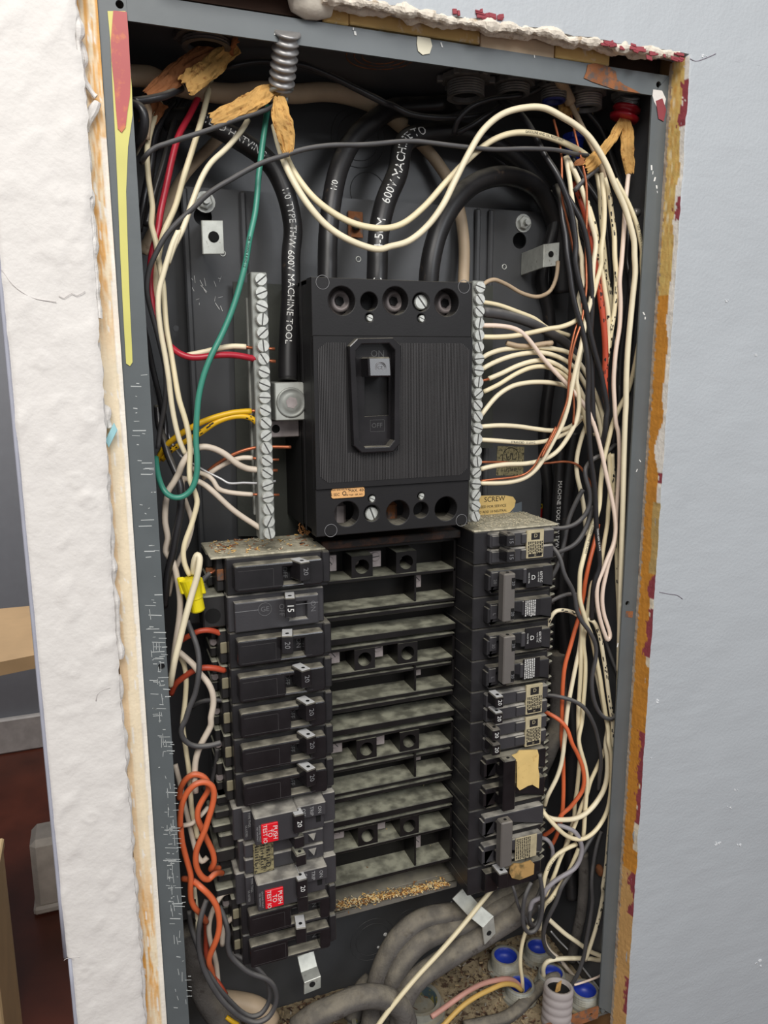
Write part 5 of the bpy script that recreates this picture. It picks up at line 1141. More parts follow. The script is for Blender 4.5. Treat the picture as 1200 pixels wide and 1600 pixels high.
NRW(19, 'thick ivory', 'P 105,1216,24 200,1216,21 280,1208,19 350,1185,17 410,1135,15 455,1065,14 500,985,13 540,910,12 580,830 B 220,1400,11 250,1250 275,1130,11 310,980 340,850,11 365,720 390,560,12 430,430 A 400,1550,14 420,1350,15 370,1150,16 320,950,17 270,800 210,670,20 150,560,26')
W('bare copper wire wound along the thick ivory wire to the right terminal bar', 'copper', .85, 'P 100,1206,24 180,1196,20 260,1188,17 340,1170,15 390,1130,13 430,1060,12 470,990,11 510,915,10 C 40,380,10 B 120,1600,10 170,1470,9 215,1330,9 228,1180 245,1000,9 270,850,9 310,720,9 345,620,10 370,470,11 392,300,12 385,100,13 A 330,1540,14 330,1300,14 338,1050 330,800,15 300,640,16 240,400,22 190,180,30', nm='bare_wire')
W('second bare copper wire beside the cream wires of the right gutter', 'copper', .85, 'B 270,1560,14 278,1400,13 268,1260 245,1130,13 235,960,13 255,820 290,680,14 330,560,15 345,450 A 210,1420,19 160,1180,18 110,950,18 105,700,19 100,540,20 70,370,24 30,220,30', nm='bare_wire')
W('thin copper wire arching from the right terminal bar into the gutter', 'copper', .9, 'P 100,1104,28 200,1104,28 300,1108 400,1112,28 480,1108 540,1102,28 600,1108 640,1130,28 665,1170,30 C 480,600,34 490,660,36', nm='bare_wire')
# ---- black and coloured wires of the right gutter
W('black wire in front of the cream bundle, white specks at mid height', 'bwire', 2.3, 'A 60,830,40 95,980,22 115,1150,18 140,1300,16 165,1450 B 215,0,14 238,150 262,330,12 300,500 345,650,10 380,800 402,950,8 412,1150 405,1350 405,1550 C 470,20,8 478,200 492,400,8 515,560 530,700,8 540,900 548,1080,9 568,1250 570,1400,10 550,1520 D 525,60,11 505,250,14 500,400,16', txt=[('THHN 600V 12 AWG', .8)], tc='wprint', ts=.002)
W('black wire bowing right in front of the red-orange wire', 'bwire', 2.4, 'N 430,372,54 490,405,44 545,470,32 600,575,22 A 60,720,15 125,870,13 180,1020,12 215,1200 235,1400 245,1560 B 288,40,11 315,190 360,370,10 400,550 430,720,10 470,890 520,1070 560,1260,10 585,1430 585,1580 C 635,20,10 625,140,11 600,240,14 570,330,20')
W('black wire branching right from the crossing pair at the top of the gutter', 'bwire', 2.3, 'A 125,880,15 200,1000,14 280,1150,13 330,1310 355,1480 B 415,0,13 428,180 442,350,13 438,560 430,720,14 440,1000,14 448,1280 455,1500,15 C 515,150,16')
W('short black wire slanting out of the kraft paper at the upper right', 'gwire', 2.3, 'A 440,675,16 370,725,16 300,790,17 220,880,19')
W('thick red-orange wire with black print behind the cream wires', 'brick', 2.6, 'A 210,800,30 250,880,28 300,1020,24 345,1180,22 385,1350,20 420,1520 B 468,20,19 492,180,18 515,350 540,530,17 560,720,17 568,900 565,1080 565,1240,19 575,1350,24', marks=31)
W('cream wire with black print directly right of the red-orange wire', 'cream', 2.0, 'A 150,560,28 205,680,26 270,820,23 330,960,21 385,1120,19 425,1290,18 450,1450 B 500,20,18 540,170,17 565,330 590,500,16 598,680 592,880,18 570,1040,22', marks=33)
W('printed cream wire second right of the red-orange wire', 'cream', 2.0, 'A 455,700,26 490,850,24 545,1000,22 580,1200,20 600,1400,19 B 575,20,19 578,180,20 600,300,20 650,150,19 668,20,19 ', marks=35) if False else None
W('cream wire falling from the kraft paper, black print low down', 'cream', 2.1, 'A 500,760,20 535,900,19 565,1080,18 590,1280,17 605,1500,17 B 655,20,16 668,170 665,350,16 648,520 620,700,17 600,860,20', marks=36)
W('pale printed wire hidden between the cream wires of the upper gutter', 'cream', 2.0, 'A 430,720,32 455,880,30 465,1050,29 480,1250,28 500,1500,27 B 568,60,26 580,200,26 610,330,26 622,500 610,640,26', marks=37)
W('cream printed wire emerging behind the flange and crossing down left', 'cream', 2.1, 'B 885,780,10 862,900,13 838,1030,16 800,1180,18 760,1290,19 700,1400,20 640,1550,20 C 690,90,20 655,230,20 620,370 595,520,20 580,680 572,820,20 545,930 505,1010,19 470,1130,17 430,1290,14 395,1440,12 380,1600 D 388,80,12 390,210 420,330,11 455,440,12 500,560,16 540,760,18 575,930,18 600,1100,17 630,1290,16 655,1450,14 680,1600,13 E 715,50,12 740,150,11 748,300,10 742,450 725,600,10 700,700 650,800,9 580,890,8 500,945 420,955 330,925 250,860,9 180,785,11 125,720,14 100,680,18', txt=[('AWG THHN TYPE SOLARIS', .32)], ts=.0024)
W('cream wire running straight down just left of the right flange', 'cream', 2.0, 'C 690,350,26 700,600,26 705,800,25 718,1000,24 728,1200,22 735,1400,20 742,1580 D 738,50,19 748,250,17 756,500,15 758,700,13 752,900,12 740,1200,12 725,1400,12', marks=41)
W('cream wire in the middle of the right gutter beside the pinkish loop', 'cream', 2.0, 'C 655,330,28 668,500,27 670,680,26 655,850,25 645,1000,24 620,1150,23 595,1320,22 580,1480,21 D 510,60,22 485,180,22 465,320,22 440,480,22 425,620,22 440,780,22 440,950 425,1150,21 410,1350,20 400,1560 E 440,30,19 460,140,18 495,260,17 518,400,16 512,540 498,700,15 490,850,15 483,930')
W('cream wire parallel to and left of the middle gutter wire', 'cream', 2.0, 'D 410,420,24 405,560,23 400,720,22 398,880 388,1050,22 378,1200 375,1350,22 385,1540 E 440,60,24 450,180,25 440,320,26 425,480,27 405,620,28 395,760,28 365,870,28 320,1010,28')
W('cream wire bowing left to the black breaker with the torn paper label', 'ivory', 2.0, 'D 405,420,26 402,540,26 385,680,25 355,820,24 325,970,22 300,1100,20 270,1290,19 250,1430 235,1600,18 E 312,0,18 300,120,17 275,270,17 235,390 190,480,18 150,560,20 125,640,26')
W('white wire with black marks arched into the third right breaker', 'ivory', 1.9, 'D 365,360,24 320,335,22 250,318,20 180,322,20 140,355,21 100,430,24 55,540,32', marks=51)
W('white wire with bold black marks down to the bottom right corner', 'ivory', 2.0, 'D 460,395,18 515,420,16 550,480,16 580,580,16 605,720,16 630,880 650,1040,15 672,1200,14 695,1380,13 712,1550,12 E 755,60,12 760,250,12 745,480,12 735,650,12 725,820,12 712,960 700,1120,12 685,1260 662,1400,13 640,1560,14 Q 1118,120,15 1085,300,16 1045,440,18 1015,530,20 990,600,22', marks=53)
W('dark grey wire waving right from the topmost right breaker', 'gwire', 2.3, 'C 110,1038,22 180,1040,18 260,1033,15 340,1005,13 410,950,12 460,880,11 485,780,11 478,680,11 450,590,12 442,500,13 480,430,15 540,385,18 620,350,24 720,265,34')
W('dark grey wire from the topmost right breaker, the lower of its two', 'gwire', 2.3, 'C 75,1310,26 140,1285,22 220,1250,18 310,1210,15 380,1150,14 440,1050,14 480,940,14 500,830,14')
W('dark grey wire crossing down in front from the topmost right breaker', 'gwire', 2.2, 'C 85,1185,24 130,1210,18 175,1260,14 215,1340,11 240,1440,9 275,1540,8 D 270,30,8 315,110 345,200 365,320 410,420,8 470,500 520,590 542,680,9 535,780 515,870,9 502,980 510,1090 535,1190 580,1275,9 640,1318 700,1315 735,1260,10 745,1150,11 748,1080')
W('dark grey wire rising steeply from the second right breaker', 'gwire', 2.4, 'C 65,1555,30 110,1515,28 165,1430,27 215,1300,27 250,1150,28 275,1010,28 310,900,28 360,790,27 420,680,26')
W('dark grey wire passing behind the cream wires to the flange, from the second right breaker', 'gwire', 2.1, 'D 48,300,30 120,240,26 200,195,24 290,168,24 400,185,28 480,255,30 540,340,30 590,490,28 640,640,24 700,800,18 745,920,13 755,1010,12')
W('dark grey wire from the upper silver labelled twin breaker curving down right', 'gwire', 2.2, 'D 60,1110,26 140,1108,20 230,1125,15 330,1155,12 420,1210,11 480,1290,11 530,1400,12 565,1520,13 E 610,0,14 640,140,15 645,260,16 630,400,18 620,500,22')
W('orange-red wire from the lower twin breaker bulging to the right', 'orange', 2.3, 'D 70,1260,26 130,1288,20 210,1340,15 275,1420,12 320,1510,11 350,1600 E 375,60,10 430,170,10 475,290 490,410,10 470,510 410,600,12 350,670,14 280,730,16 235,820,20 180,880,24 110,925,32')
W('long orange-red wire down the middle of the right gutter', 'orange', 2.3, 'C 560,1000,32 535,1130,30 505,1250,27 480,1350,25 458,1500,24 D 440,60,24 420,200,26 375,400,27 345,500,26 300,660,25 255,820,24 235,980,24 228,1150,24 225,1350 222,1500,24 E 295,180,25 298,350,25 298,520 290,680,24 270,800,25 235,920,27 180,1030,32')
W('thick cream wire curving left inside the outer loop to the lower right breakers', 'ivory', 2.4, 'D 540,860,24 560,960,23 590,1100,22 620,1250,20 650,1400,18 E 690,80,17 705,220,16 700,380,15 670,500,14 590,630,13 500,720,12 400,765,12 300,775,13 200,768,15 130,740,20')
W('cream wire slanting down left across the right gutter', 'cream', 2.0, 'E 705,60,20 650,200,22 600,310,22 545,430,21 515,540,21 470,640,20 430,750,20 385,870,20 330,1000,20 270,1130,19 220,1270,18 175,1380,18 130,1480,20')
W('printed cream wire looping left below the outer loop', 'cream', 2.1, 'E 420,1000,14 330,1040,13 240,1100,12 175,1180,12 130,1290,12 110,1400,14 105,1500,18', txt=[('AWG 12 THHN', .4)], ts=.0024)
W('printed cream wire slanting to the bottom connectors', 'cream', 2.1, 'E 440,1040,17 400,1140,17 350,1250,17 300,1330,16 240,1420,16 180,1510,16 120,1600,17 Q 700,200,20 670,290,26 660,380,34', txt=[('AWG 12', .5)], ts=.0024)
W('pale grey wire crossing over the cream ones low in the right gutter', 'lwire', 2.2, 'E 240,822,16 320,845,12 400,885,10 445,950,9 468,1040,9 450,1140,9 400,1225,9 310,1285,9 210,1350,10 140,1420,11 100,1490,13 Q 610,180,17 590,260,19 588,340,22')
W('dark grey wire slanting down beside the pale grey one', 'gwire', 2.4, 'E 600,880,18 530,990,16 470,1100,14 410,1200,13 350,1290,12 280,1400,12 220,1520,12 180,1600,12 Q 780,180,13 735,270,15 700,350,18 688,430,22 700,500,27 750,570,36 850,635,44', )
W('black wire hanging straight to the grey corrugated conduit', 'gwire', 2.3, 'E 650,880,22 605,1020,20 575,1180,19 562,1340,18 562,1500,17 Q 1035,40,16 1040,180,16 1025,300,16 1000,450,17 980,570,18 945,680,19 890,780,22 830,870,26')
W('dusty grey cable standing at the back of the lower right gutter', 'gcable', 4.6, 'E 480,1080,80 485,1300,80 500,1500,80 Q 975,100,80 960,260,80 930,400,78 890,600,76', nm='cable', cat='cable', n=12)
W('brown-grey wire curling at the lower right breakers', 'lwire', 2.0, 'E 90,940,30 140,955,26 180,1000,25 200,1070,25 190,1150,26 150,1230,30', )
# heavy black cables seen deep in the right gutter
W('heavy black cable with white MACHINE print deep in the right gutter', 'bcable', 4.2, 'C 215,180,74 205,400,74 190,650,74 175,900,74 165,1150,74 160,1400,74 150,1600', txt=[('MACHINE TOOL 600V THW', .5)], tc='wprint', ts=.0046, nm='cable', cat='cable', n=12)
W('dusty heavy black cable deep in the right gutter behind the grey wires', 'bcable', 6.0, 'C 340,150,78 300,400,78 265,700,78 245,950,78 225,1250,78 215,1550,78 D 215,150,78 230,400,77 260,700,76 290,1000,76 315,1250,76 330,1500,76 E 370,200,78 360,600,80 350,1000,80 380,1500,80', nm='cable', cat='cable', n=12)
W('black cable slipping behind the cream bundle at mid height', 'bcable', 5.0, 'A -40,900,84 40,1100,84 B -20,200,88 40,500,90 60,800,90 60,1100,90 20,1400,90 C 60,300,92 100,700,92 90,1000,94', nm='cable', cat='cable', n=12)
W('heavy grey dusty cable curving left beneath the right breakers', 'gcable', 8.6, 'D 190,700,80 200,1000,78 200,1250,74 180,1420,70 110,1560,66 E 130,180,66 60,330,68 0,500,72', nm='cable', cat='cable', n=14)
for i, (pt, lb) in enumerate((('A 40,820,70 120,980,70 220,1200,68 B 500,20,66 560,300,66 620,600,66 660,900 700,1300,66 C 700,300,66 740,700,66', 'dark wire deep between the cream wires of the upper gutter'), ('A 500,330,84 560,520,80 650,800,76 730,1100,70 790,1400,64 B 800,200,60 820,500,58 790,900,56 770,1300,52', 'dark wire deep behind the long cream arch'), ('B 600,300,40 612,100,40 A 545,1500,40 520,1250,42 480,1050,46 400,900,50 330,800,54 200,560,60', 'black printed wire among the cream wires of the upper gutter'))):
    W(lb, 'bwire', 2.4, pt)
# ---- bottom right tangle
W('front black loop hanging over the bottom connectors', 'gwire', 2.4, 'Q 660,-20,12 678,90,11 680,200,10 668,300,10 630,385,10 580,400 545,350,11 540,250,12 560,130,13 600,40,15')
W('inner black loop at the bottom right', 'gwire', 2.2, 'Q 690,20,22 650,140,20 600,230,18 592,320,17 625,350,17 655,300,18 660,200,19')
W('dark wire hanging from the lowest right breaker', 'gwire', 1.8, 'Q 462,60,18 480,110,16 495,170,16 520,240,17 570,320,19 600,360,22')
W('cream wire entering the front blue lined connector', 'cream', 2.0, 'Q 610,300,40 575,360,40 545,440,40 525,540,40 522,640,40 535,740,41 540,830,44')
W('pale wire lying in the right corner, upper strand of a sharp loop', 'ivory', 2.3, 'Q 720,300,36 780,355,34 850,415,32 930,470,30 1020,535,28 1090,565,27 1118,578,27 1100,598,28 1020,590,30 920,588,33 800,592,36 720,610,38 690,650,40 690,720,44')
W('grey and cream wire curving to the rear blue lined connector', 'white', 2.0, 'Q 690,410,34 700,480,36 740,540,38 800,590,40 850,650,42 900,710,42 930,760,46')
W('thin pink wire reaching out to the right flange at the bottom', 'pinkw', 1.0, 'Q 910,780,20 960,765,19 1020,745,18 1080,722,16 1112,700,14')
W('thin silver wire lying in the right corner', mat('tinned_wire', (1, 1, 1)), .9, 'Q 740,390,70 800,460,66 860,520,60 960,640,50 1030,730,44 1100,820,36')
W('pinkish red wire from the front connector leading off the bottom left', mat('faded_red_insulation', px(190, 140, 126), .5, var=.15), 2.5, 'Q 525,810,44 490,760,40 430,735,36 350,745,33 240,775,30 120,840,26 0,925,22 -120,1010,18')
W('yellowish wire from the front connector leading off the bottom left', mat('faded_yellow_insulation', px(206, 168, 92), .5, var=.15), 2.4, 'Q 530,820,40 480,780,36 400,775,32 300,815,28 200,865,25 100,935,22 0,1035,18 -60,1100,16')
W('long cream wire running down left from under the right breakers', 'cream', 2.6, 'Q 320,90,44 250,190,40 170,280,36 80,390,32 0,480,28 R 300,400,26 360,430,26 280,520,22 220,600,18 180,650,15') if False else None
W('long cream wire running down left from under the right breakers', 'cream', 2.3, 'R 645,95,40 600,150,36 560,200,32 500,272,28 440,340,25 370,415,22 310,485,19 250,560,17 200,630,15')
W('dusty grey sheathed cable entering the corrugated conduit', 'gcable', 5.5, 'Q 120,1090,26 260,1060,28 400,1025,30 500,960,33 580,880,36 660,800,40 740,745,43 820,730,46 900,760,50', nm='cable', cat='cable', n=12)
for i, (pt, r_, lb) in enumerate((
    ('R 780,70,56 700,110,58 640,150,58 560,180,60 460,190,62 380,210,62 310,260,60 260,330,58 230,400,56 210,470,55 200,540,55 190,620,55', 9.0, 'uppermost thick grey cable bending down at the bottom of the box'),
    ('R 800,100,48 740,130,50 660,170,52 580,215,54 500,245,54 420,270,52 360,310,50 310,370,48 280,430,46 270,490,45 262,560,45', 8.6, 'middle thick grey cable bending down at the bottom of the box'),
    ('R 860,60,36 790,140,38 730,195,40 660,240,42 590,285,42 520,325,41 450,370,40 390,410,38 340,460,36 310,520,34 300,600,34', 9.2, 'front thick grey cable bending down at the bottom of the box'),
    ('R -90,620,30 -20,570,28 60,535,27 130,505,26 200,495,26 260,510,26 305,545,26 325,600,26', 9.0, 'thick dusty cable humped at the very bottom centre'),
    ('R 190,440,74 160,470,72 140,520,70 120,580,68', 8.0, 'short thick cable half hidden left of the bent grey cables'))):
    W(lb, 'gcable', r_, 'R ' + pt[2:], nm='cable', cat='cable', n=14)
# ---- kraft paper wraps
def paper(lab, path, widths, m='kraft', seed=1, ext=0):
    P_ = parse(path, .003); Q, R = spline(P_, [w_ / 1000 for w_ in widths], .0022); fr = frames(Q); q_ = MB(); n_ = 12; rows = []
    view = Vector((-.3, -1, .1))
    for i, (p, r_) in enumerate(zip(Q, R)):
        T = fr[i][0]; nn = (view - T * view.dot(T)).normalized(); b_ = nn.cross(T)
        for k in range(n_ + 1):
            a_ = math.pi * (1.1 * k / n_ - .55); j_ = 1 + .25 * nz(i * .35, k * .6, seed)
            fold_ = .30 * nz(i * .22, k * .9, seed + 9) + .16 * nz(i * .8, k * 1.4, seed + 5)
            q_.v.append(tuple(p + (b_ * math.sin(a_) + nn * (math.cos(a_) * .28 + fold_)) * r_ * j_ + T * (.0018 * nz(k * .9, seed, i * .02) if i in (0, len(Q) - 1) else 0)))
    for i in range(len(Q) - 1):
        for k in range(n_):
            a = i * (n_ + 1) + k; q_.f.append((a, a + 1, a + n_ + 2, a + n_ + 1)); q_.sm.append(False); q_.mi.append(0)
    o_ = q_.build('kraft_paper', m); md = o_.modifiers.new('s', 'SOLIDIFY'); md.thickness = .0005; return tag(o_, lab, 'paper')
paper('golden kraft paper strip pointing left from the flexible conduit', 'M 690,330,24 640,350,22 580,385,20 520,415,19 470,435,18 432,448,18', [2.5, 4.5, 5.2, 4.6, 4.2, 3.2], seed=2)
paper('golden kraft paper strip hanging down from the flexible conduit', 'M 688,365,20 690,410,16 700,460,14 712,510,13 718,560,13 716,582,13', [2.5, 4.5, 5.6, 5, 3.4, 1.6], seed=3)
paper('long brown kraft paper strip across the upper left corner', 'M 545,120,46 500,170,42 430,205,40 360,240,38 290,290,36 240,325,34 190,360,34', [6, 7, 7, 6.5, 5.5, 4.5, 3], 'kraft2', 4)
paper('crumpled brown kraft paper tip below the long strip', 'M 520,170,38 470,215,36 420,260,33 370,300,31 330,325,30', [5, 5.5, 6, 6.5, 5], 'kraft', 5)
paper('dark brown kraft paper piece behind the left wires', 'G 250,340,58 210,440,58 170,560,58', [8, 7, 4], 'kraft2', 8)
paper('kraft paper sleeve slanting left from the red bushing', 'A 690,190,28 640,270,26 590,370,22 530,450,19 470,520,18 420,580,16 370,630,15 320,670,15', [2.2, 2.6, 2.8, 2.9, 3.0, 4.2, 4.6, 3.6], seed=6)
paper('kraft paper strip hanging straight down from the red bushing', 'A 700,190,26 712,280,24 715,380,22 712,500,20 725,620,19 735,720,19', [2.0, 3.2, 4.4, 4.6, 4.0, 2.6], seed=7)
paper('small torn kraft paper tip left of the sleeve', 'A 310,600,16 260,615,16 220,635,17', [2.5, 2, .8], 'kraft2', 9)
paper('kraft paper piece behind the cream arch at the upper right', 'A 170,60,46 150,110,44 110,170,42', [8, 7, 3], 'kraft', 15)
# ---- flexible conduit and connectors at the top
def corrug(P0, P1, r, n, nm, lab, m, cat='conduit', amp=.14, grp=None, inner=None):
    d = (P1 - P0).length; t_ = thing(nm, lab, cat, P0, grp); q_ = MB(); pr_ = []
    for i in range(n * 6 + 1): pr_.append((r * (1 - amp / 2 + amp * abs(math.sin(math.pi * i / 6))), d * i / (n * 6)))
    q_.lathe(P0, P1 - P0, pr_ + [(r * .80, d), (r * .80, d * .7)], 20, True); q_.build('body', m, t_)
    if inner:
        q_ = MB(); q_.lathe(P0, P1 - P0, [(r * .80, d - .002), (r * .80, d + .0012), (r * .68, d + .0012), (r * .66, d - .006)], 20, True, cap=False); q_.build('liner', inner, t_)
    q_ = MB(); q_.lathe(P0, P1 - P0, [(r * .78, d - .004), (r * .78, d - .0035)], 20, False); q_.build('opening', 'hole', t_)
    return t_
a, b = parse('M 718,115,30 694,330,22', .005)
q = MB(); d = (b - a).length
q.lathe(a, b - a, [(.0072 + .0009 * math.sin(i * math.pi / 3), d * i / 42) for i in range(43)], 20, True)
fc = thing('flexible_conduit', 'short ribbed metal flexible conduit poking down at the upper left centre', 'conduit', b)
q.build('ribbed_sleeve', 'conn', fc)
q = MB(); q.tube([b + Vector((.0065 * math.cos(t * .7), -.0065 * math.sin(t * .7), -.0006 * t)) for t in range(9)], .0014, 6, True, .003); q.build('torn_end', 'alu', fc)
def conn(px_, py_, r, lab, Ylen, m='conn', bush=None, tilt=(0, 0, -1), grp='connectors along the top of the box', plane=BZ1, depth=None, wings=False, L_=.012):
    c = atZ(px_, py_, plane) if depth is None else at(px_, py_, depth)
    s_ = -1 if plane > -.3 else 1; ax = Vector((tilt[0], tilt[1], s_)).normalized(); base = c - ax * 0
    t_ = thing('conduit_connector', lab, 'connector', base, grp); q_ = MB()
    pr_ = [(r * 1.35, 0), (r * 1.35, .0035), (r * 1.12, .0038)]
    k = 0; h = .004
    while h < L_: pr_ += [(r * 1.05, h), (r * 1.12, h + .0008)]; h += .0016
    pr_ += [(r, L_), (r * .84, L_), (r * .84, L_ - .004)]
    q_.lathe(base, ax, pr_, 24, False); q_.build('threaded_body', m, t_)
    q_ = MB(); q_.lathe(base, ax, [(r * 1.5, .0006), (r * 1.5, .0036), (r * 1.35, .0040)], 8 if wings else 6, False)
    if wings:
        for k in range(6):
            a_ = k * 1.047; u = ax.orthogonal().normalized(); v_ = ax.cross(u); d_ = u * math.cos(a_) + v_ * math.sin(a_)
            q_.obox(base + d_ * r * 1.55 + ax * .0025, d_ * .0022, ax.cross(d_) * .002, ax * .0022, .0005)
    q_.build('locknut', m, t_)
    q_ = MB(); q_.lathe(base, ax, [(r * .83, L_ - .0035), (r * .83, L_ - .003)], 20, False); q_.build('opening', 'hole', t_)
    if bush:
        q_ = MB(); q_.lathe(base, ax, [(r * .97, L_ - .006), (r * 1.0, L_ + .0012), (r * .86, L_ + .0016), (r * .72, L_ + .0006), (r * .68, L_ - .005)], 24, True, cap=False); q_.build('liner', bush, t_)
    return t_
DC = mat('dark_threaded_metal', px(116, 114, 112), .45, .35, var=.2, vs_=150)
conn(728, 118, .0115, 'large dark conduit connector with a castellated locknut at the top', 0, DC, wings=True, L_=.014)
conn(803, 124, .0100, 'dark threaded connector right of the castellated one', 0, DC, L_=.010)
conn(866, 130, .0080, 'connector with a dark blue liner at the upper right', 0, DC, mat('dark_blue_liner', px(26, 38, 104), .4), L_=.011)
conn(918, 140, .0095, 'open threaded connector between the blue lined and red bushed ones', 0, 'conn', L_=.013)
conn(980, 146, .0080, 'wide flanged connector above the red bushing in the upper right corner', 0, 'conn', L_=.009, wings=False)
conn(322, 52, .0130, 'dark connector behind the brown kraft paper at the upper left', 0, DC, L_=.008)
a, b = parse('A 740,0,34 700,150,30', .005)
t_ = thing('cable_clamp', 'threaded armoured cable end with a red plastic bushing in the upper right corner', 'connector', b)
q = MB(); d = (b - a).length; q.lathe(a, b - a, [(.0062 + .0009 * math.sin(i * math.pi / 2.5), d * i / 22) for i in range(23)], 20, True); q.build('threaded_end', 'conn', t_)
q = MB(); q.lathe(a.lerp(b, .62), Vector((-.25, .1, -1)), [(.006, 0), (.0098, .0012), (.0100, .0030), (.0085, .0036), (.0085, .0062), (.0108, .0074), (.0100, .0094), (.006, .010)], 24, True); q.build('bushing', 'redp', t_)
q = MB(); c = at(993, 262, .03)
o = conn(898, 210, .0062, 'blue plastic bushing half hidden behind the cream arch', 0, 'blue', depth=.07, L_=.02, grp=None) 
# bottom connectors
for (x_, y_, r_, lab, bl, L_) in ((790, 1500, .0125, 'empty blue lined threaded connector at the bottom, left of the others', 'blue', .017), (841, 1486, .0115, 'blue lined threaded connector at the back under the wires', 'blue', .014),
        (813, 1545, .0120, 'blue lined threaded connector with a cream wire going in', 'blue', .014), (862, 1527, .0115, 'threaded connector with a dark opening behind the corrugated conduit', 'blue', .016), (914, 1553, .0115, 'blue lined threaded connector in the right bottom corner', 'blue', .014)):
    c0 = atZ(x_, y_ - 8, BZ0 + L_); base = Vector((c0.x, c0.y, BZ0)); t_ = thing('conduit_connector', lab, 'connector', base, 'connectors in the floor of the box'); q_ = MB()
    pr_ = [(r_ * 1.32, 0), (r_ * 1.32, .004), (r_ * 1.08, .0045)]; h = .005
    while h < L_ - .001: pr_ += [(r_ * .98, h), (r_ * 1.07, h + .001)]; h += .0021
    pr_ += [(r_ * 1.0, L_), (r_ * .86, L_), (r_ * .84, L_ - .008)]
    q_.lathe(base, (0, 0, 1), pr_, 28, False, cap=False); q_.build('threaded_body', 'conn2', t_)
    q_ = MB(); q_.lathe(base, (0, 0, 1), [(r_ * .86, L_ - .0012), (r_ * .82, L_ - .0014), (r_ * .78, L_ - .005), (r_ * .68, L_ - .0088), (.0005, L_ - .0090)], 24, True, cap=False); q_.build('liner', bl, t_)
c0 = atZ(873, 1540, BZ0 + .034); base = Vector((c0.x - .004, c0.y - .004, BZ0 + .0005))
top = c0
t_ = corrug(base, top, .0125, 5, 'corrugated_conduit', 'upright grey corrugated plastic conduit end at the bottom right', 'cordg', amp=.07)
q = MB(); q.obox(top + Vector((-.002, -.002, -.0005)), Vector((.0028, .0012, 0)), Vector((-.0004, .0007, 0)), Vector((.0012, 0, .0062)), .0003); q.rough(.0012, 300); tag(q.build('kraft_paper', 'kraft'), 'kraft paper shred sticking out of the grey corrugated conduit', 'paper')
for (x_, y_, r_) in ((655, 1560, .019), (590, 1592, .022)):
    c0 = atZ(x_, y_, BZ0 + .014); base = Vector((c0.x, c0.y, BZ0)); t_ = thing('conduit_bushing', 'large round metal conduit opening with a greenish lining behind the bent cables' if x_ == 655 else 'large round conduit opening at the very bottom where the thick cable goes in', 'connector', base); q_ = MB()
    q_.lathe(base, (0, 0, 1), [(r_ * 1.2, 0), (r_ * 1.2, .006), (r_, .007), (r_, .014), (r_ * .84, .014), (r_ * .8, .004)], 32, False); q_.build('ring', 'conn2', t_)
    q_ = MB(); q_.lathe(base, (0, 0, 1), [(r_ * .84, .013), (r_ * .78, .0125), (r_ * .74, .002)], 32, True, cap=False); q_.build('liner', mat('green_blue_lining', px(66, 84, 90), .6, col2=px(140, 130, 60), c2t=.55, vs_=60), t_)
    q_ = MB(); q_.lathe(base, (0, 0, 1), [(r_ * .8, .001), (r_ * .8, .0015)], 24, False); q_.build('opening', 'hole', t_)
# ---- dust on the floor of the box
q = MB(); q.grid(lambda u, v_: (-.0095 + u * .367, .0020 + v_ * .1065, BZ0 + .0008 + .0016 * max(0, nz(u * .367, v_ * .1065, 1, 60)) + .0014 * max(0, nz(u * .367, v_ * .1065, 4, 170)) + .0006 * nz(u * .367, v_ * .1065, 7, 500)), 240, 70)
tag(q.build('dust_layer', 'floor_in'), 'thick brown dust covering the floor of the box', 'dust', None, 'stuff')
FD = [mat('brown_leaf_bit', px(108, 78, 58), .9, var=.3), mat('tan_bit', px(170, 148, 112), .9, var=.2), mat('dark_bit', px(66, 48, 38), .9, var=.2), mat('grey_bit', px(150, 142, 128), .9)]
chips((.03, .345), .012, .106, lambda x_, y_, rnd: BZ0 + .0018 + rnd.uniform(0, .002) if rnd.random() < .25 + .9 * max(0, nz(x_, y_, 3, 25)) else None, 5200, 'debris', 'leaf bits, chips and crumbs scattered over the floor of the box', FD, .0007, .0046, seed=31)
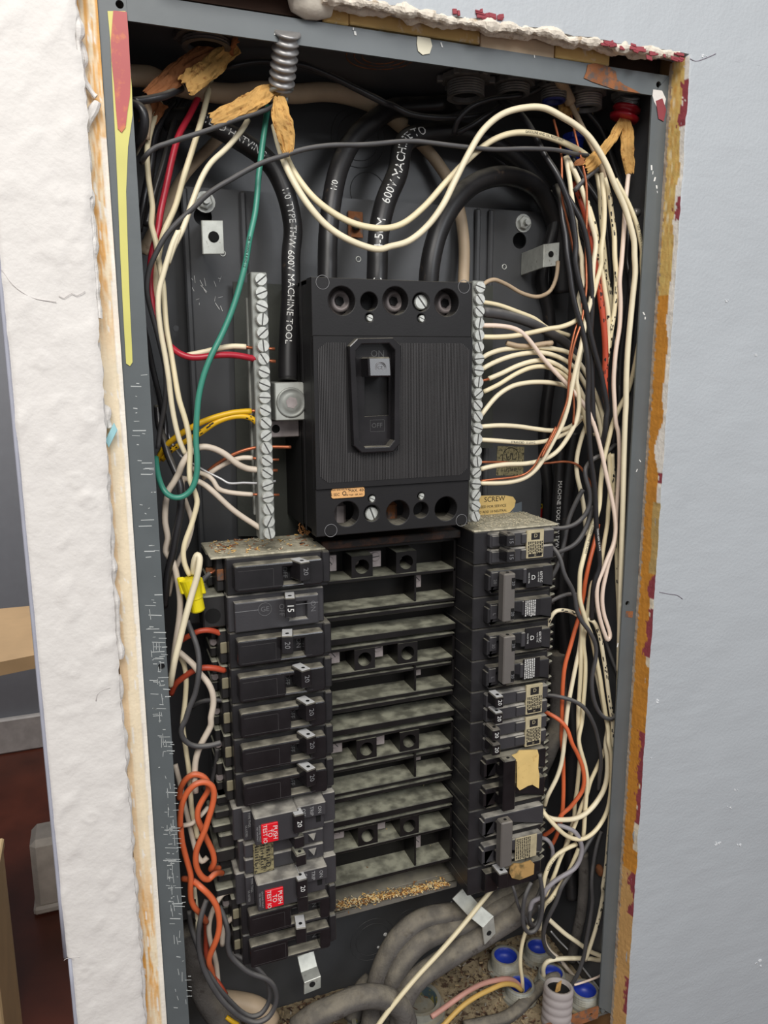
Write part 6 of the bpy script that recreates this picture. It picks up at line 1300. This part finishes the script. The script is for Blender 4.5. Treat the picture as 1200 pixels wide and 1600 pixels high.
# ---- stickers on the pan at the right
def sticker(lab, pts, Y, m, draw=None, d=.0003):
    P_ = [at(a, b, Y) for a, b in pts]; v, f = plate([(p.x, p.z) for p in P_], [], d); q_ = MB(); q_.add([(a, b + Y - d, c) for a, b, c in v], f); o_ = q_.build('sticker', m); tag(o_, lab, 'sticker'); WL[o_.name] = o_.location.copy()
    if draw: q2 = MB(); draw(q2); q2.build('print', 'kprint', o_)
    return o_
st_ = sticker('worn square foil sticker on the pan, right of the terminal bar', ((777, 697), (819, 698), (817, 743), (775, 743)), .0938, 'foil2')
q = MB(); c = at(798, 714, .0934); ring(q, c, (0, 1, 0), .0078, .0003, 28); text(q, 'UL', c, .0080); text(q, 'LISTED', c + Vector((0, 0, -.011)), .0040); q.build('print', 'kprint', st_)
st_ = sticker('yellowed curled paper label with screw instructions above the right breakers', ((738, 775), (760, 774), (790, 774), (801, 776), (805, 782), (803, 792), (796, 800), (780, 803), (760, 806), (745, 808), (738, 806)), .072, 'tanlab', d=.0008)
q = MB(); c = at(773, 780, .0710); text(q, 'SCREW', c, .0058); text(q, 'USED FOR SERVICE', c + Vector((-.002, 0, -.0058)), .0030); text(q, 'TO ADD 10 NEUTRAL', c + Vector((-.002, 0, -.0100)), .0028); text(q, 'SCREW', c + Vector((-.004, 0, -.0138)), .0026); q.build('print', 'kprint', st_)
st_ = sticker('small clear tape corner beside the paper label', ((797, 790), (815, 784), (815, 806), (795, 806)), .0925, mat('grey_tape', px(120, 130, 138), .3))
p_ = []
for i in range(13): a_ = math.radians(80 + i * 13); p_.append((848 + 17 * math.cos(a_), 806 - 20 * math.sin(a_)))
st_ = sticker('round yellow and red sticker peeking out above the right breakers', [(848 + 16 * math.cos(math.radians(t)), 806 - 19 * math.sin(math.radians(t))) for t in range(0, 360, 20)], .100, mat('yellow_sticker', px(206, 176, 34), .5))
q = MB(); c = at(848, 806, .0994); q.lathe(c, (0, -1, 0), [(.0070, 0), (.0070, .0003)], 24, False)
o = q.build('red_centre', mat('red_sticker_ink', px(170, 30, 28), .5), st_)
q = MB()
for i in range(14): a_ = i / 14 * 6.283; q.obox(c + Vector((math.cos(a_) * .0092, .0, math.sin(a_) * .0092)), Vector((math.cos(a_), 0, math.sin(a_))) * .0009, Vector((0, .0003, 0)), Vector((-math.sin(a_), 0, math.cos(a_))) * .0006)
q.build('print', 'kprint', st_)
# side screws on the right inner wall
for x_, y_, lab in ((937, 1360, 'rusty round bolt head low on the right side of the box'), (996, 332, 'small screw tip high on the right inner side of the box')):
    d_ = ray(x_, y_); c = CP + d_ * ((.3570 - CP.x) / d_.x); q = MB(); q.lathe(c + Vector((.001, 0, 0)), (-1, 0, 0), [(.0052, 0), (.0052, .0015), (.0035, .003)] if y_ > 1000 else [(.0028, 0), (.0028, .0035), (.0018, .0045)], 16, True)
    tag(q.build('side_bolt', 'rust' if y_ > 1000 else 'conn'), lab, 'bolt')
